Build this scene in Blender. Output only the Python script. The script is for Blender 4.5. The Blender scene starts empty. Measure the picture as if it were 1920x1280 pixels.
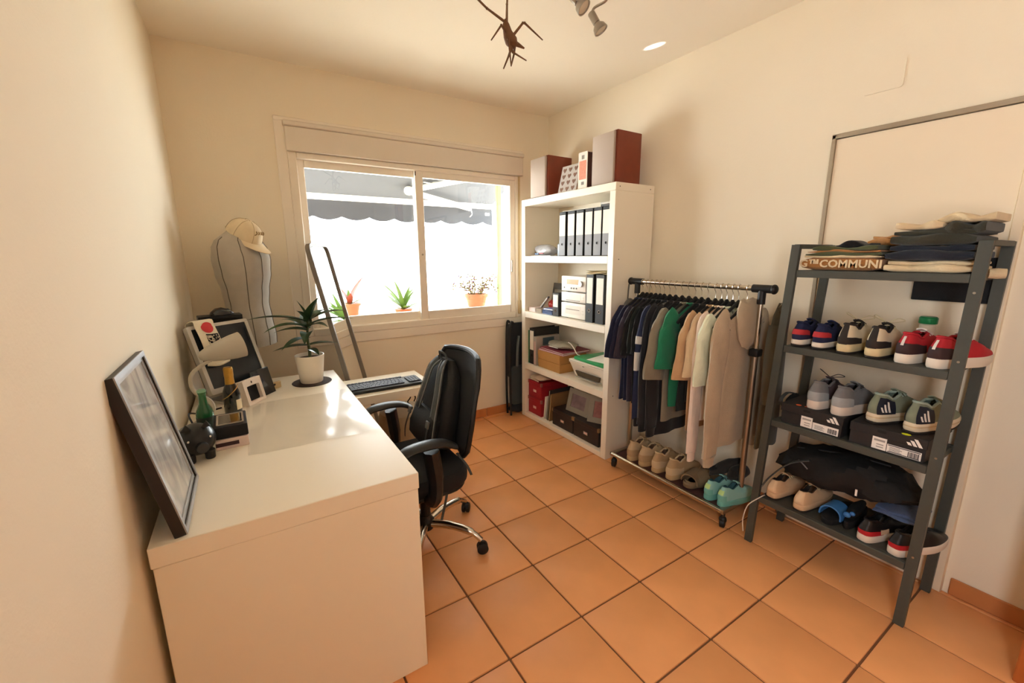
import bpy, bmesh, math, random
from mathutils import Vector, Matrix
random.seed(7)
PI = math.pi
SC = bpy.context.scene
COL = SC.collection

# ---------------------------------------------------------------- camera
camd = bpy.data.cameras.new('camera'); cam = bpy.data.objects.new('camera', camd); COL.objects.link(cam)
SC.camera = cam
camd.sensor_width = 36.0; camd.lens = 789.57 / 1920 * 36.0; camd.clip_start = 0.02; camd.clip_end = 200
yaw, pitch, roll = math.radians(32.219), math.radians(11.522), math.radians(-0.395)
fw = Vector((math.sin(yaw) * math.cos(pitch), math.cos(yaw) * math.cos(pitch), -math.sin(pitch)))
rt = Vector((math.cos(yaw), -math.sin(yaw), 0)); up = rt.cross(fw)
rt, up = math.cos(roll) * rt + math.sin(roll) * up, -math.sin(roll) * rt + math.cos(roll) * up
cam.matrix_world = Matrix(((rt.x, up.x, -fw.x, -0.6507), (rt.y, up.y, -fw.y, -1.0625), (rt.z, up.z, -fw.z, 1.4082), (0, 0, 0, 1)))

# ---------------------------------------------------------------- sky, exposure
w = bpy.data.worlds.new('sky'); SC.world = w; w.use_nodes = True
bg = w.node_tree.nodes['Background']; bg.inputs[0].default_value = (0.95, 1.0, 1.04, 1); bg.inputs[1].default_value = 9.0
SC.view_settings.view_transform = 'Standard'; SC.view_settings.look = 'None'
SC.view_settings.exposure = 1.16; SC.view_settings.gamma = 1.0; SC.view_settings.use_curve_mapping = False
try:
    SC.cycles.max_bounces = 16; SC.cycles.diffuse_bounces = 10
    SC.cycles.use_denoising = True; SC.cycles.sample_clamp_indirect = 6.0
except Exception:
    pass

def portal(name, loc, rot, sx, sy):
    d = bpy.data.lights.new(name, 'AREA'); d.shape = 'RECTANGLE'; d.size = sx; d.size_y = sy; d.cycles.is_portal = True
    o = bpy.data.objects.new(name, d); COL.objects.link(o); o.location = loc; o.rotation_euler = rot
X0_ = -0.93
portal('window_daylight', (0.54, 2.36, 1.47), (-PI / 2, 0, 0), 1.7, 1.2)
portal('added_hall_fill', (X0_ - 0.13, -1.575, 1.5), (0, -PI / 2, 0), 1.2, 0.35)  # portal at the unseen hall opening, added to brighten the right wall

gd = bpy.data.lights.new('sun_glint', 'SPOT'); gd.energy = 260; gd.spot_size = math.radians(1.7); gd.spot_blend = 0.25; gd.shadow_soft_size = 0.004
go = bpy.data.objects.new('sun_glint', gd); COL.objects.link(go); go.location = (1.10, 2.42, 1.80)
go.rotation_euler = (Vector((1.475, 0.77, 2.57)) - go.location).to_track_quat('-Z', 'Y').to_euler()

# ---------------------------------------------------------------- materials
def lin(h):
    h = h.lstrip('#'); r = []
    for i in (0, 2, 4):
        c = int(h[i:i + 2], 16) / 255
        r.append(c / 12.92 if c <= 0.04045 else ((c + 0.055) / 1.055) ** 2.4)
    return (*r, 1)
MATS = {}
def M(name, col, rough=0.6, metal=0.0, var=0.06, scale=30, bump=0.0, bscale=None, coat=0.0, trans=0.0, sheen=0.0, ior=1.45, objrand=0.0, emit=0):
    if name in MATS: return MATS[name]
    m = bpy.data.materials.new(name); m.use_nodes = True; nt = m.node_tree; N = nt.nodes; L = nt.links
    b = N['Principled BSDF']; c = lin(col) if isinstance(col, str) else (*col, 1)
    b.inputs['Roughness'].default_value = rough; b.inputs['Metallic'].default_value = metal
    b.inputs['Coat Weight'].default_value = coat; b.inputs['Transmission Weight'].default_value = trans
    b.inputs['Sheen Weight'].default_value = sheen; b.inputs['IOR'].default_value = ior
    tc = N.new('ShaderNodeTexCoord'); nz = N.new('ShaderNodeTexNoise'); nz.inputs['Scale'].default_value = scale
    nz.inputs['Detail'].default_value = 4
    L.new(tc.outputs['Object'], nz.inputs['Vector'])
    mx = N.new('ShaderNodeMix'); mx.data_type = 'RGBA'
    mx.inputs[6].default_value = tuple(v * (1 - var) for v in c[:3]) + (1,)
    mx.inputs[7].default_value = tuple(min(1, v * (1 + var)) for v in c[:3]) + (1,)
    L.new(nz.outputs['Fac'], mx.inputs[0]); out = mx.outputs[2]
    if objrand:
        oi = N.new('ShaderNodeObjectInfo'); mr = N.new('ShaderNodeMapRange')
        mr.inputs[3].default_value = 1 - objrand; mr.inputs[4].default_value = 1 + objrand
        L.new(oi.outputs['Random'], mr.inputs[0])
        hs = N.new('ShaderNodeHueSaturation'); L.new(mr.outputs[0], hs.inputs['Value']); L.new(out, hs.inputs['Color']); out = hs.outputs[0]
    L.new(out, b.inputs['Base Color'])
    if bump:
        n2 = N.new('ShaderNodeTexNoise'); n2.inputs['Scale'].default_value = bscale or scale * 4; n2.inputs['Detail'].default_value = 3
        L.new(tc.outputs['Object'], n2.inputs['Vector'])
        bp = N.new('ShaderNodeBump'); bp.inputs['Strength'].default_value = bump; bp.inputs['Distance'].default_value = 0.004
        L.new(n2.outputs['Fac'], bp.inputs['Height']); L.new(bp.outputs['Normal'], b.inputs['Normal'])
    if emit:
        b.inputs['Emission Color'].default_value = c; b.inputs['Emission Strength'].default_value = emit
    MATS[name] = m
    return m
def cloth(name, col, var=0.12, bump=0.35):
    return M('cloth_' + name, col, 0.95, var=var, scale=22, bump=bump, bscale=260, sheen=0.15)

WALL = M('wall_paint', 'efe5d1', 0.9, var=0.015, scale=3, bump=0.12, bscale=120)
CEILM = M('ceiling_paint', 'f5eee0', 0.92, var=0.012, scale=2, bump=0.08, bscale=90)
GROUT = M('grout', '7d5a40', 0.95, var=0.15, scale=40, bump=0.3)
TILE = M('terracotta_tile', 'eaa76f', 0.38, var=0.12, scale=6, bump=0.06, bscale=30, objrand=0.05)
SKIRT = M('terracotta_skirting', 'c8834f', 0.45, var=0.1, scale=8, objrand=0.05)
WHITE = M('white_lacquer', 'f3ecdd', 0.32, var=0.01, scale=4)
FRAMEW = M('window_white', 'efe6d8', 0.4, var=0.01, scale=4)
BLACK = M('black_plastic', '17181a', 0.45, var=0.15, scale=60, bump=0.1)
BLACKM = M('black_matte', '141416', 0.8, var=0.2, scale=60, bump=0.2)
DARK = M('dark_grey_metal', '3b3e3c', 0.5, 0.35, var=0.08, scale=50)
CHROME = M('chrome', 'd8d4cc', 0.14, 1.0, var=0.02)
STEEL = M('brushed_steel', 'a8a196', 0.35, 1.0, var=0.05, scale=80)
ALU = M('aluminium_trim', 'b3aa9b', 0.4, 0.8, var=0.04, scale=60)
def thin(name, tint, gloss, rough):
    m = bpy.data.materials.new(name); m.use_nodes = True; nt = m.node_tree; N = nt.nodes; L = nt.links; N.remove(N['Principled BSDF'])
    tr = N.new('ShaderNodeBsdfTransparent'); tr.inputs[0].default_value = tint; gl = N.new('ShaderNodeBsdfGlossy'); gl.inputs['Roughness'].default_value = rough
    fr = N.new('ShaderNodeLayerWeight'); pw = N.new('ShaderNodeMath'); pw.operation = 'POWER'; pw.inputs[1].default_value = 5.0; L.new(fr.outputs['Facing'], pw.inputs[0])
    mm = N.new('ShaderNodeMath'); mm.operation = 'MULTIPLY_ADD'; mm.inputs[1].default_value = 0.9 * min(1, gloss); mm.inputs[2].default_value = 0.04 * gloss
    mx = N.new('ShaderNodeMixShader'); L.new(pw.outputs[0], mm.inputs[0]); L.new(mm.outputs[0], mx.inputs[0]); L.new(tr.outputs[0], mx.inputs[1]); L.new(gl.outputs[0], mx.inputs[2])
    L.new(mx.outputs[0], N['Material Output'].inputs[0]); MATS[name] = m; return m
GLASS = thin('window_glass', (0.97, 0.98, 0.97, 1), 1.0, 0.0)
CLEARP = thin('clear_plastic', (0.97, 0.965, 0.96, 1), 1.5, 0.14)
MIRROR = M('mirror_glass', 'f2f4f4', 0.015, 1.0, var=0.0)
SILVER = M('silver_plastic', 'c3bfb8', 0.38, 0.3, var=0.04, scale=60)
OFFW = M('off_white_plastic', 'e6ded0', 0.5, var=0.03)
PAPER = M('white_paper', 'f4f0e8', 0.85, var=0.03, scale=20)
CARD = M('brown_cardboard', 'b98a52', 0.85, var=0.1, scale=20, bump=0.1)

# ---------------------------------------------------------------- mesh helpers
def B(): return bmesh.new()
def xf(bm, n0, m):
    bm.verts.ensure_lookup_table()
    for v in bm.verts[n0:]: v.co = m @ v.co
def RM(rx=0, ry=0, rz=0): return (Matrix.Rotation(rz, 4, 'Z') @ Matrix.Rotation(ry, 4, 'Y') @ Matrix.Rotation(rx, 4, 'X'))
def TR(x, y, z): return Matrix.Translation((x, y, z))
def box(bm, c, s, bev=0.0, seg=1, m=None):
    r = bmesh.ops.create_cube(bm, size=1); vs = r['verts']
    mm = TR(*c) @ (m if m else Matrix.Identity(4))
    for v in vs: v.co = mm @ Vector((v.co.x * s[0], v.co.y * s[1], v.co.z * s[2]))
    if bev:
        es = list({e for v in vs for e in v.link_edges})
        bmesh.ops.bevel(bm, geom=es, offset=min(bev, 0.49 * min(s)), segments=seg, affect='EDGES', profile=0.5)
    return bm
def bx(x0, x1, y0, y1, z0, z1, bev=0.0, seg=1, bm=None):
    return box(bm or B(), ((x0 + x1) / 2, (y0 + y1) / 2, (z0 + z1) / 2), (abs(x1 - x0), abs(y1 - y0), abs(z1 - z0)), bev, seg)
def cr(pts, k=6, closed=False):
    P = [Vector(p) for p in pts]; out = []; n = len(P)
    rng = range(n if closed else n - 1)
    for i in rng:
        p0 = P[(i - 1) % n] if closed or i > 0 else P[i]; p1 = P[i]; p2 = P[(i + 1) % n]
        p3 = P[(i + 2) % n] if closed or i + 2 < n else p2
        for j in range(k):
            t = j / k
            out.append(0.5 * ((2 * p1) + (p2 - p0) * t + (2 * p0 - 5 * p1 + 4 * p2 - p3) * t * t + (3 * p1 - p0 - 3 * p2 + p3) * t ** 3))
    if not closed: out.append(P[-1].copy())
    return out
def loft(bm, rings, cap=True, closed=True, ring_closed=False):
    R = [[bm.verts.new(p) for p in r] for r in rings]; n = len(R[0]); m = len(R)
    for i in range(m if ring_closed else m - 1):
        a, b = R[i], R[(i + 1) % m]
        for j in range(n if closed else n - 1):
            bm.faces.new((a[j], a[(j + 1) % n], b[(j + 1) % n], b[j]))
    if cap and closed and not ring_closed:
        bm.faces.new(list(reversed(R[0]))); bm.faces.new(R[-1])
    return bm
def tube(bm, pts, r, n=8, closed=False, flat=None, upv=None):
    P = [Vector(p) for p in pts]; m = len(P); rings = []; u = None
    for i in range(m):
        if closed: t = (P[(i + 1) % m] - P[i - 1]).normalized()
        else: t = (P[min(i + 1, m - 1)] - P[max(i - 1, 0)]).normalized()
        if u is None:
            ref = Vector(upv) if upv else (Vector((0, 0, 1)) if abs(t.z) < 0.9 else Vector((1, 0, 0)))
            u = (ref - t * ref.dot(t)).normalized()
        else:
            ref = Vector(upv) if upv else u
            uu = ref - t * ref.dot(t)
            if uu.length > 1e-6: u = uu.normalized()
        v = t.cross(u)
        rr = r[i] if isinstance(r, (list, tuple)) else r
        f = flat if flat else 1.0
        rings.append([P[i] + (u * math.cos(2 * PI * j / n) * f + v * math.sin(2 * PI * j / n)) * rr for j in range(n)])
    loft(bm, rings, True, True, closed); return bm
def cyl(bm, p0, p1, r0, r1=None, n=16):
    return tube(bm, [p0, p1], [r0, r0 if r1 is None else r1], n)
def lathe(bm, prof, n=24, c=(0, 0, 0), m=None, cap=True):
    n0 = len(bm.verts)
    loft(bm, [[Vector((c[0] + r * math.cos(2 * PI * j / n), c[1] + r * math.sin(2 * PI * j / n), c[2] + z)) for j in range(n)] for r, z in prof], cap)
    if m: xf(bm, n0, m)
    return bm
def ell(bm, c, r, nu=20, nv=12, m=None):
    prof = []
    n0 = len(bm.verts)
    rings = [[Vector((r[0] * math.sin(PI * (i + .02) / (nv + .04)) * math.cos(2 * PI * j / nu), r[1] * math.sin(PI * (i + .02) / (nv + .04)) * math.sin(2 * PI * j / nu), -r[2] * math.cos(PI * i / nv))) for j in range(nu)] for i in range(nv + 1)]
    loft(bm, rings); xf(bm, n0, TR(*c) @ (m if m else Matrix.Identity(4))); return bm
def grid(bm, fn, nu, nv, thick=0.0):
    V = [[Vector(fn(i / nu, j / nv)) for j in range(nv + 1)] for i in range(nu + 1)]
    if not thick:
        W = [[bm.verts.new(p) for p in r] for r in V]
        for i in range(nu):
            for j in range(nv): bm.faces.new((W[i][j], W[i + 1][j], W[i + 1][j + 1], W[i][j + 1]))
        return bm
    def nrm(i, j):
        a = V[min(i + 1, nu)][j] - V[max(i - 1, 0)][j]; b = V[i][min(j + 1, nv)] - V[i][max(j - 1, 0)]
        n = a.cross(b); return n.normalized() if n.length > 1e-9 else Vector((0, 0, 1))
    T_ = [[bm.verts.new(V[i][j] + nrm(i, j) * thick / 2) for j in range(nv + 1)] for i in range(nu + 1)]
    Q = [[bm.verts.new(V[i][j] - nrm(i, j) * thick / 2) for j in range(nv + 1)] for i in range(nu + 1)]
    for i in range(nu):
        for j in range(nv):
            bm.faces.new((T_[i][j], T_[i + 1][j], T_[i + 1][j + 1], T_[i][j + 1]))
            bm.faces.new((Q[i][j + 1], Q[i + 1][j + 1], Q[i + 1][j], Q[i][j]))
    for i in range(nu):
        bm.faces.new((T_[i][0], Q[i][0], Q[i + 1][0], T_[i + 1][0])); bm.faces.new((T_[i + 1][nv], Q[i + 1][nv], Q[i][nv], T_[i][nv]))
    for j in range(nv):
        bm.faces.new((T_[0][j + 1], Q[0][j + 1], Q[0][j], T_[0][j])); bm.faces.new((T_[nu][j], Q[nu][j], Q[nu][j + 1], T_[nu][j + 1]))
    return bm
def prism(bm, poly, d0, d1, m=None):
    n0 = len(bm.verts)
    loft(bm, [[Vector((p[0], p[1], d0)) for p in poly], [Vector((p[0], p[1], d1)) for p in poly]])
    if m: xf(bm, n0, m)
    return bm
def rrect(w, h, r, k=4, cx=0, cy=0):
    out = []
    for (sx, sy, a0) in ((1, 1, 0), (-1, 1, 1), (-1, -1, 2), (1, -1, 3)):
        for i in range(k + 1):
            a = (a0 + i / k) * PI / 2
            out.append((cx + sx * (w / 2 - r) + r * math.cos(a), cy + sy * (h / 2 - r) + r * math.sin(a)))
    return out
def ring_frame(bm, outer, inner, d0, d1, m=None):
    n0 = len(bm.verts)
    o = [Vector((*p, 0)) for p in outer]; i = [Vector((*p, 0)) for p in inner]
    z0, z1 = Vector((0, 0, d0)), Vector((0, 0, d1))
    loft(bm, [[p + z0 for p in o], [p + z1 for p in o], [p + z1 for p in i], [p + z0 for p in i]], False, True, True)
    if m: xf(bm, n0, m)
    return bm
def itp(keys, x):
    if x <= keys[0][0]: return keys[0][1]
    for (a, va), (b, vb) in zip(keys, keys[1:]):
        if x <= b:
            t = (x - a) / (b - a); t = t * t * (3 - 2 * t); return va + (vb - va) * t
    return keys[-1][1]

# ---------------------------------------------------------------- objects
def ob(name, bm, mat, parent=None, loc=None, rot=None, smooth=True):
    me = bpy.data.meshes.new(name)
    bmesh.ops.recalc_face_normals(bm, faces=bm.faces[:]); bm.to_mesh(me); bm.free()
    if smooth:
        me.polygons.foreach_set('use_smooth', [True] * len(me.polygons)); me.set_sharp_from_angle(angle=math.radians(38))
    if mat: me.materials.append(mat)
    o = bpy.data.objects.new(name, me); COL.objects.link(o)
    if parent: o.parent = parent
    if loc: o.location = loc
    if rot: o.rotation_euler = rot
    return o
def tag(o, label, cat, group=None):
    o['label'] = label; o['category'] = cat
    if group: o['group'] = group
    return o
def thing(name, label, cat, loc=(0, 0, 0), rotz=0.0, group=None, rot=None):
    o = bpy.data.objects.new(name, None); COL.objects.link(o); o.empty_display_size = 0.05
    o.location = loc; o.rotation_euler = rot if rot else (0, 0, rotz)
    return tag(o, label, cat, group)
def struct(name, bm, mat, parent=None, smooth=False):
    o = ob(name, bm, mat, parent, smooth=smooth)
    if not parent: o['kind'] = 'structure'
    return o
def root(name):
    o = bpy.data.objects.new(name, None); COL.objects.link(o); o['kind'] = 'structure'; return o
def dup(r, loc, rotz, label):
    n = r.copy(); COL.objects.link(n); n.location = loc; n.rotation_euler = (0, 0, rotz); n['label'] = label
    for ch in list(r.children):
        c = ch.copy(); COL.objects.link(c); c.parent = n
        for g in list(ch.children):
            d = g.copy(); COL.objects.link(d); d.parent = c
    return n
def text_bm(s, size, depth=0.0006, align='CENTER', bold=0.0):
    cu = bpy.data.curves.new('lettering', 'FONT'); cu.body = s; cu.size = size; cu.extrude = depth; cu.offset = bold; cu.align_x = align; cu.align_y = 'CENTER'; cu.resolution_u = 2
    o = bpy.data.objects.new('lettering_tmp', cu); COL.objects.link(o)
    bpy.context.view_layer.update()
    me = bpy.data.meshes.new_from_object(o.evaluated_get(bpy.context.evaluated_depsgraph_get()))
    bm = B(); bm.from_mesh(me)
    bpy.data.objects.remove(o); bpy.data.curves.remove(cu); bpy.data.meshes.remove(me)
    return bm
# faces -x : local (u right seen from -x side = -y, v up = z, w out = -x)
FACE_NX = Matrix(((0, 0, -1, 0), (-1, 0, 0, 0), (0, 1, 0, 0), (0, 0, 0, 1)))
# faces -y : u = x, v = z, w = -y
FACE_NY = Matrix(((1, 0, 0, 0), (0, 0, -1, 0), (0, 1, 0, 0), (0, 0, 0, 1)))

# ---------------------------------------------------------------- room shell
T = 0.338
X0, X1, Y0, Y1, H = -0.93, 1.72, -1.0, 2.086, 2.57
struct('floor', bx(X0, X1, Y0, Y1, -0.12, -0.006), GROUT)
floor = bpy.data.objects['floor']
_tile_mesh = {}
i0, i1 = math.floor(X0 / T), math.ceil(X1 / T); j0, j1 = math.floor(Y0 / T), math.ceil(Y1 / T)
for i in range(i0, i1):
    for j in range(j0, j1):
        xa, xb = max(i * T, X0), min((i + 1) * T, X1); ya, yb = max(j * T, Y0), min((j + 1) * T, Y1)
        if xb - xa < 0.02 or yb - ya < 0.02: continue
        sx, sy = round(xb - xa - 0.008, 4), round(yb - ya - 0.008, 4)
        if (sx, sy) not in _tile_mesh:
            t = ob('tile', box(B(), (0, 0, -0.006), (sx, sy, 0.012), 0.0025, 2), TILE, floor); _tile_mesh[(sx, sy)] = t.data
        else:
            t = bpy.data.objects.new('tile', _tile_mesh[(sx, sy)]); COL.objects.link(t); t.parent = floor
        t.location = ((xa + xb) / 2, (ya + yb) / 2, random.uniform(-0.0006, 0.0006))
        t.rotation_euler = (random.uniform(-.001, .001), random.uniform(-.001, .001), 0)
b = bx(X0 - 0.12, X0, -1.40, Y1 + 0.25, -0.12, H); bx(X0 - 0.12, X0, -3.6, -1.75, -0.12, H, bm=b); bx(X0 - 0.12, X0, -1.75, -1.40, 2.1, H, bm=b); bx(X0 - 0.12, X0, -1.75, -1.40, -0.12, 0.9, bm=b)  # gap in the unseen hall stretch is added to let fill light in
struct('wall_left', b, WALL)
struct('wall_right', bx(X1, X1 + 0.12, -3.6, Y1 + 0.25, -0.12, H), WALL)
struct('ceiling', bx(X0 - 0.12, X1 + 0.12, -3.6, Y1 + 0.25, H, H + 0.12), CEILM)
WX0, WX1, WZ0, WZ1 = -0.33, 1.42, 0.87, 2.06
b = bx(X0, WX0, Y1, Y1 + 0.25, -0.12, H); bx(WX1, X1, Y1, Y1 + 0.25, -0.12, H, bm=b)
bx(WX0, WX1, Y1, Y1 + 0.25, -0.12, WZ0, bm=b); bx(WX0, WX1, Y1, Y1 + 0.25, WZ1, H, bm=b)
struct('wall_back', b, WALL)
# rear: wide opening to the hall, wooden jamb on its right
b = bx(1.44, X1, -1.12, Y0, -0.12, H); bx(X0, 1.44, -1.12, Y0 - 0.02, 2.2, H, bm=b)
struct('wall_front', b, WALL)
WOOD = M('orange_door_wood', 'b0602a', 0.4, var=0.2, scale=12, bump=0.1)
struct('trim_1', bx(1.375, 1.45, -1.13, -0.975, 0, 2.2, 0.004), WOOD)
struct('floor_2', bx(X0, X1, -3.6, Y0, -0.12, 0), M('hall_terracotta', 'dd9a66', 0.4, var=0.12, scale=5))
b = bx(X0, X1, -3.7, -3.6, -0.12, H)
struct('wall_hall', b, WALL)
def skirting(name, a, b_, n_out):
    A, Bv = Vector(a), Vector(b_); d = (Bv - A); ln = d.length; d.normalize(); nn = max(1, round(ln / T)); r = root(name)
    for k in range(nn):
        p = A + d * (k + 0.5) * ln / nn + Vector(n_out) * 0.005
        sl = ln / nn - 0.003
        s = (sl, 0.010, 0.075) if abs(d.x) > 0.5 else (0.010, sl, 0.075)
        ob('skirting_tile', box(B(), (0, 0, 0.0375), s, 0.003, 1), SKIRT, r, loc=p)
skirting('baseboard_back', (X0, Y1, 0), (X1, Y1, 0), (0, -1, 0))
skirting('baseboard_right', (X1, -0.745, 0), (X1, Y0, 0), (-1, 0, 0))
skirting('baseboard_right_far', (X1, 1.95, 0), (X1, -0.06, 0), (-1, 0, 0))
skirting('baseboard_left', (X0, Y0, 0), (X0, Y1, 0), (1, 0, 0))

# closet door in the right wall
d1 = root('door_1')
ob('door_panel', bx(1.702, 1.722, -0.700, -0.112, 0.012, 1.915, 0.002), M('closet_door_cream', 'efe0c8', 0.6, var=0.02, scale=4), d1)
b = bx(1.694, 1.724, -0.112, -0.096, 0, 1.935, 0.002); bx(1.694, 1.724, -0.730, -0.096, 1.917, 1.937, 0.002, bm=b)
ob('metal_frame', b, ALU, d1)
ob('closing_strip', bx(1.690, 1.722, -0.728, -0.700, 0.0, 1.916, 0.003), M('door_strip_cream', 'ecdcc2', 0.55, var=0.02), d1)
t = tag(ob('wall_cover_plate', prism(B(), rrect(0.135, 0.112, 0.012), 0, 0.006, TR(1.722, -0.249, 2.132) @ FACE_NX), WALL), 'flush cream square cover plate high on the right wall above the closet door', 'cover plate')

# window
w1 = root('window_1')
FY = Y1
b = bx(WX0, WX0 + 0.05, FY - 0.012, FY + 0.08, WZ0, WZ1, 0.004); bx(WX1 - 0.05, WX1, FY - 0.012, FY + 0.08, WZ0, WZ1, 0.004, bm=b)
bx(WX0 + 0.05, WX1 - 0.05, FY - 0.012, FY + 0.08, WZ0, WZ0 + 0.05, 0.004, bm=b); bx(WX0 + 0.05, WX1 - 0.05, FY - 0.012, FY + 0.08, WZ1 - 0.035, WZ1, 0.004, bm=b)
ob('window_frame', b, FRAMEW, w1)
def sash(xa, xb, za, zb, y, nm, wl, wr):
    b = bx(xa, xa + wl, y, y + 0.03, za, zb, 0.004); bx(xb - wr, xb, y, y + 0.03, za, zb, 0.004, bm=b)
    bx(xa + wl, xb - wr, y, y + 0.03, za, za + 0.07, 0.004, bm=b); bx(xa + wl, xb - wr, y, y + 0.03, zb - 0.05, zb, 0.004, bm=b)
    s = ob('sash', b, FRAMEW, w1)
    ob('pane', bx(xa + wl, xb - wr, y + 0.013, y + 0.017, za + 0.07, zb - 0.05), GLASS, s, smooth=False)
    return s
s1 = sash(WX0 + 0.045, 0.545, 0.915, 2.03, FY + 0.04, 'l', 0.05, 0.045)
s2 = sash(0.50, WX1 - 0.045, 0.915, 2.03, FY + 0.002, 'r', 0.06, 0.05)
ob('sash_latch', bx(1.332, 1.345, FY - 0.012, FY + 0.004, 1.27, 1.37, 0.003), ALU, s2)
ob('sash_latch', bx(-0.272, -0.26, FY + 0.028, FY + 0.041, 1.43, 1.49, 0.002), M('dark_latch', '5a5550', 0.5), s1)
ob('seal', bx(0.500, 0.506, FY - 0.001, FY + 0.002, 1.99, 2.02), BLACKM, s2)
ob('lock_button', lathe(B(), [(0.007, 0), (0.007, 0.006), (0.004, 0.008)], 12, m=TR(0.53, FY + 0.002, 1.42) @ FACE_NY), ALU, s2)
b = bx(WX0 - 0.005, WX1 + 0.015, FY - 0.035, FY + 0.01, 2.062, 2.205, 0.004); bx(WX0 - 0.012, WX1 + 0.02, FY - 0.045, FY + 0.01, 2.205, 2.235, 0.005, bm=b)
ob('shutter_box', b, M('shutter_box_paint', 'e2d8ca', 0.5, var=0.01), w1)
b = bx(1.395, 1.412, FY - 0.02, FY - 0.012, 0.93, 2.06)
ob('shutter_strap', b, M('strap_beige', 'cbb48a', 0.8), w1)
ob('strap_box', bx(1.388, 1.416, FY - 0.032, FY - 0.012, 0.90, 1.02, 0.004), M('strap_box_tan', 'b7a07a', 0.6), w1)
ob('moulding', bx(WX0 - 0.06, WX0, FY - 0.008, FY + 0.002, 0.83, 2.26, 0.003), FRAMEW, w1)
ob('moulding', bx(WX0 - 0.06, WX1 + 0.03, FY - 0.010, FY + 0.002, 0.80, WZ0 - 0.001, 0.003), FRAMEW, w1)
ob('moulding', bx(WX0 - 0.06, WX1 + 0.03, FY - 0.012, FY + 0.002, 2.237, 2.26, 0.003), FRAMEW, w1)
# ---------------------------------------------------------------- outside the window
struct('terrace_floor', bx(-3, 5, Y1 + 0.25, 6.0, -0.3, -0.1), M('terrace_pale', 'e6dccb', 0.8))
struct('wall_terrace', bx(-3, 5, 5.6, 5.75, -0.1, 1.05), M('terrace_white_wall', 'f4f2ec', 0.9))
struct('trim_ledge', bx(-0.6, 2.2, Y1 + 0.26, Y1 + 0.85, 0.80, 0.90, 0.01), M('ledge_white', 'f2eee4', 0.8))
struct('trim_ledge_support', bx(-0.55, 2.15, Y1 + 0.5, Y1 + 0.6, -0.1, 0.80), M('ledge_white', 'f2eee4', 0.8))
aw = thing('awning', 'dark grey scalloped awning with white folding arm outside the window', 'awning', (0, Y1 + 0.26, 2.62))
AWF = cloth('awning_charcoal', '313134')
fy = 1.28; zf = -0.60
def awfab(u, v):
    return (-1.3 + 3.33 * u, v * fy, v * zf + 0.02 * math.sin(v * PI) * -1.5)
ob('canopy', grid(B(), awfab, 10, 8, 0.004), AWF, aw)
ob('front_bar', bx(-1.3, 2.05, fy - 0.02, fy + 0.04, zf - 0.055, zf + 0.005, 0.012, 2), OFFW, aw)
def val(u, v):
    x = -1.3 + 3.33 * u; d = 0.16 + 0.035 * abs(math.sin(x / 0.27 * PI)) ** 0.8
    return (x, fy + 0.01 + 0.01 * math.sin(x * 9) * v, zf - 0.05 - d * v)
ob('valance', grid(B(), val, 170, 3, 0.003), AWF, aw)
ob('maker_tag', bx(1.93, 1.99, fy + 0.002, fy + 0.004, zf - 0.13, zf - 0.10), PAPER, aw)
b = tube(B(), [(0.90, 1.0, -.545), (1.80, .55, -.345)], .036, 10, flat=.8)
ob('upper_arm', b, OFFW, aw)
b = B(); tube(b, [(0.89, 1.01, -0.555), (1.70, fy - 0.05, zf - 0.065)], 0.030, 10); ell(b, (0.89, 1.01, -0.55), (0.05, 0.05, 0.045), 12, 8)
ob('forearm', b, OFFW, aw)
b = B(); tube(b, cr([(1.70, fy - .04, zf - .04), (1.73, fy - .04, zf - .12), (1.70, fy - .04, zf - .16)], 4), 0.006, 6); ob('hook_cable', b, STEEL, aw)
b = B()
for k in range(2): tube(b, cr([(1.02 + .1 * k, .95, -.46), (1.2, .8, -.5 + .03 * k), (1.5, .6, -.44), (1.9, .45, -.32)], 5), 0.006, 5)
ob('cable', b, OFFW, aw)
GREENP = M('green_post_paint', '7c9460', 0.6)
tag(ob('terrace_post', bx(1.455, 1.50, 2.52, 2.56, 0.9, 2.3, 0.005), GREENP), 'pale green vertical post at the right edge of the window view', 'post')

def blade(bm, base, az, el, ln, wd, droop, fold=0.3, n=7):
    pts = []
    d = Vector((math.cos(az), math.sin(az), 0)); s = Vector((-math.sin(az), math.cos(az), 0))
    rows = []
    for i in range(n + 1):
        t = i / n; e = el - droop * t
        if i == 0: p = Vector(base)
        else: p = p + (d * math.cos(e) + Vector((0, 0, math.sin(e)))) * ln / n
        wv = wd * math.sin(PI * min(1, 0.12 + 0.88 * t) ** 0.75) if t < 1 else 0.0005
        nrm = Vector((-d.x * math.sin(e), -d.y * math.sin(e), math.cos(e)))
        rows.append([p - s * wv + nrm * wv * fold, p.copy(), p + s * wv + nrm * wv * fold])
    loft(bm, rows, False, False)
    return bm
LEAF = M('leaf_green', '3f5f34', 0.4, var=0.25, scale=25)
LEAFD = M('leaf_dark_green', '2f4a30', 0.38, var=0.25, scale=25)
POTT = M('terracotta_pot', 'b5623d', 0.7, var=0.1)
ag = thing('agave_plant', 'spiky green agave outside behind the middle of the window', 'plant', (0.56, 2.72, 0.885))
ob('pot', lathe(B(), [(0.06, 0), (0.08, 0.05), (0.085, 0.055), (0.07, 0.055), (0.0, 0.045)], 20), POTT, ag)
for k in range(22):
    az = k * 2.4; el = math.radians(18 + 55 * random.random())
    ob('leaf', blade(B(), (0, 0, 0.045), az, el, random.uniform(.24, .38), .02, .5), M('agave_leaf', '5f7d34', 0.5, var=0.2), ag)
fp = thing('potted_flowers', 'terracotta pot of spindly flowers outside the right window pane', 'plant', (1.26, 2.62, 0.90))
ob('pot', lathe(B(), [(0.075, 0), (0.105, 0.115), (0.118, 0.115), (0.118, 0.145), (0.10, 0.145), (0.095, 0.12), (0.0, 0.12)], 24), POTT, fp)
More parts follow.
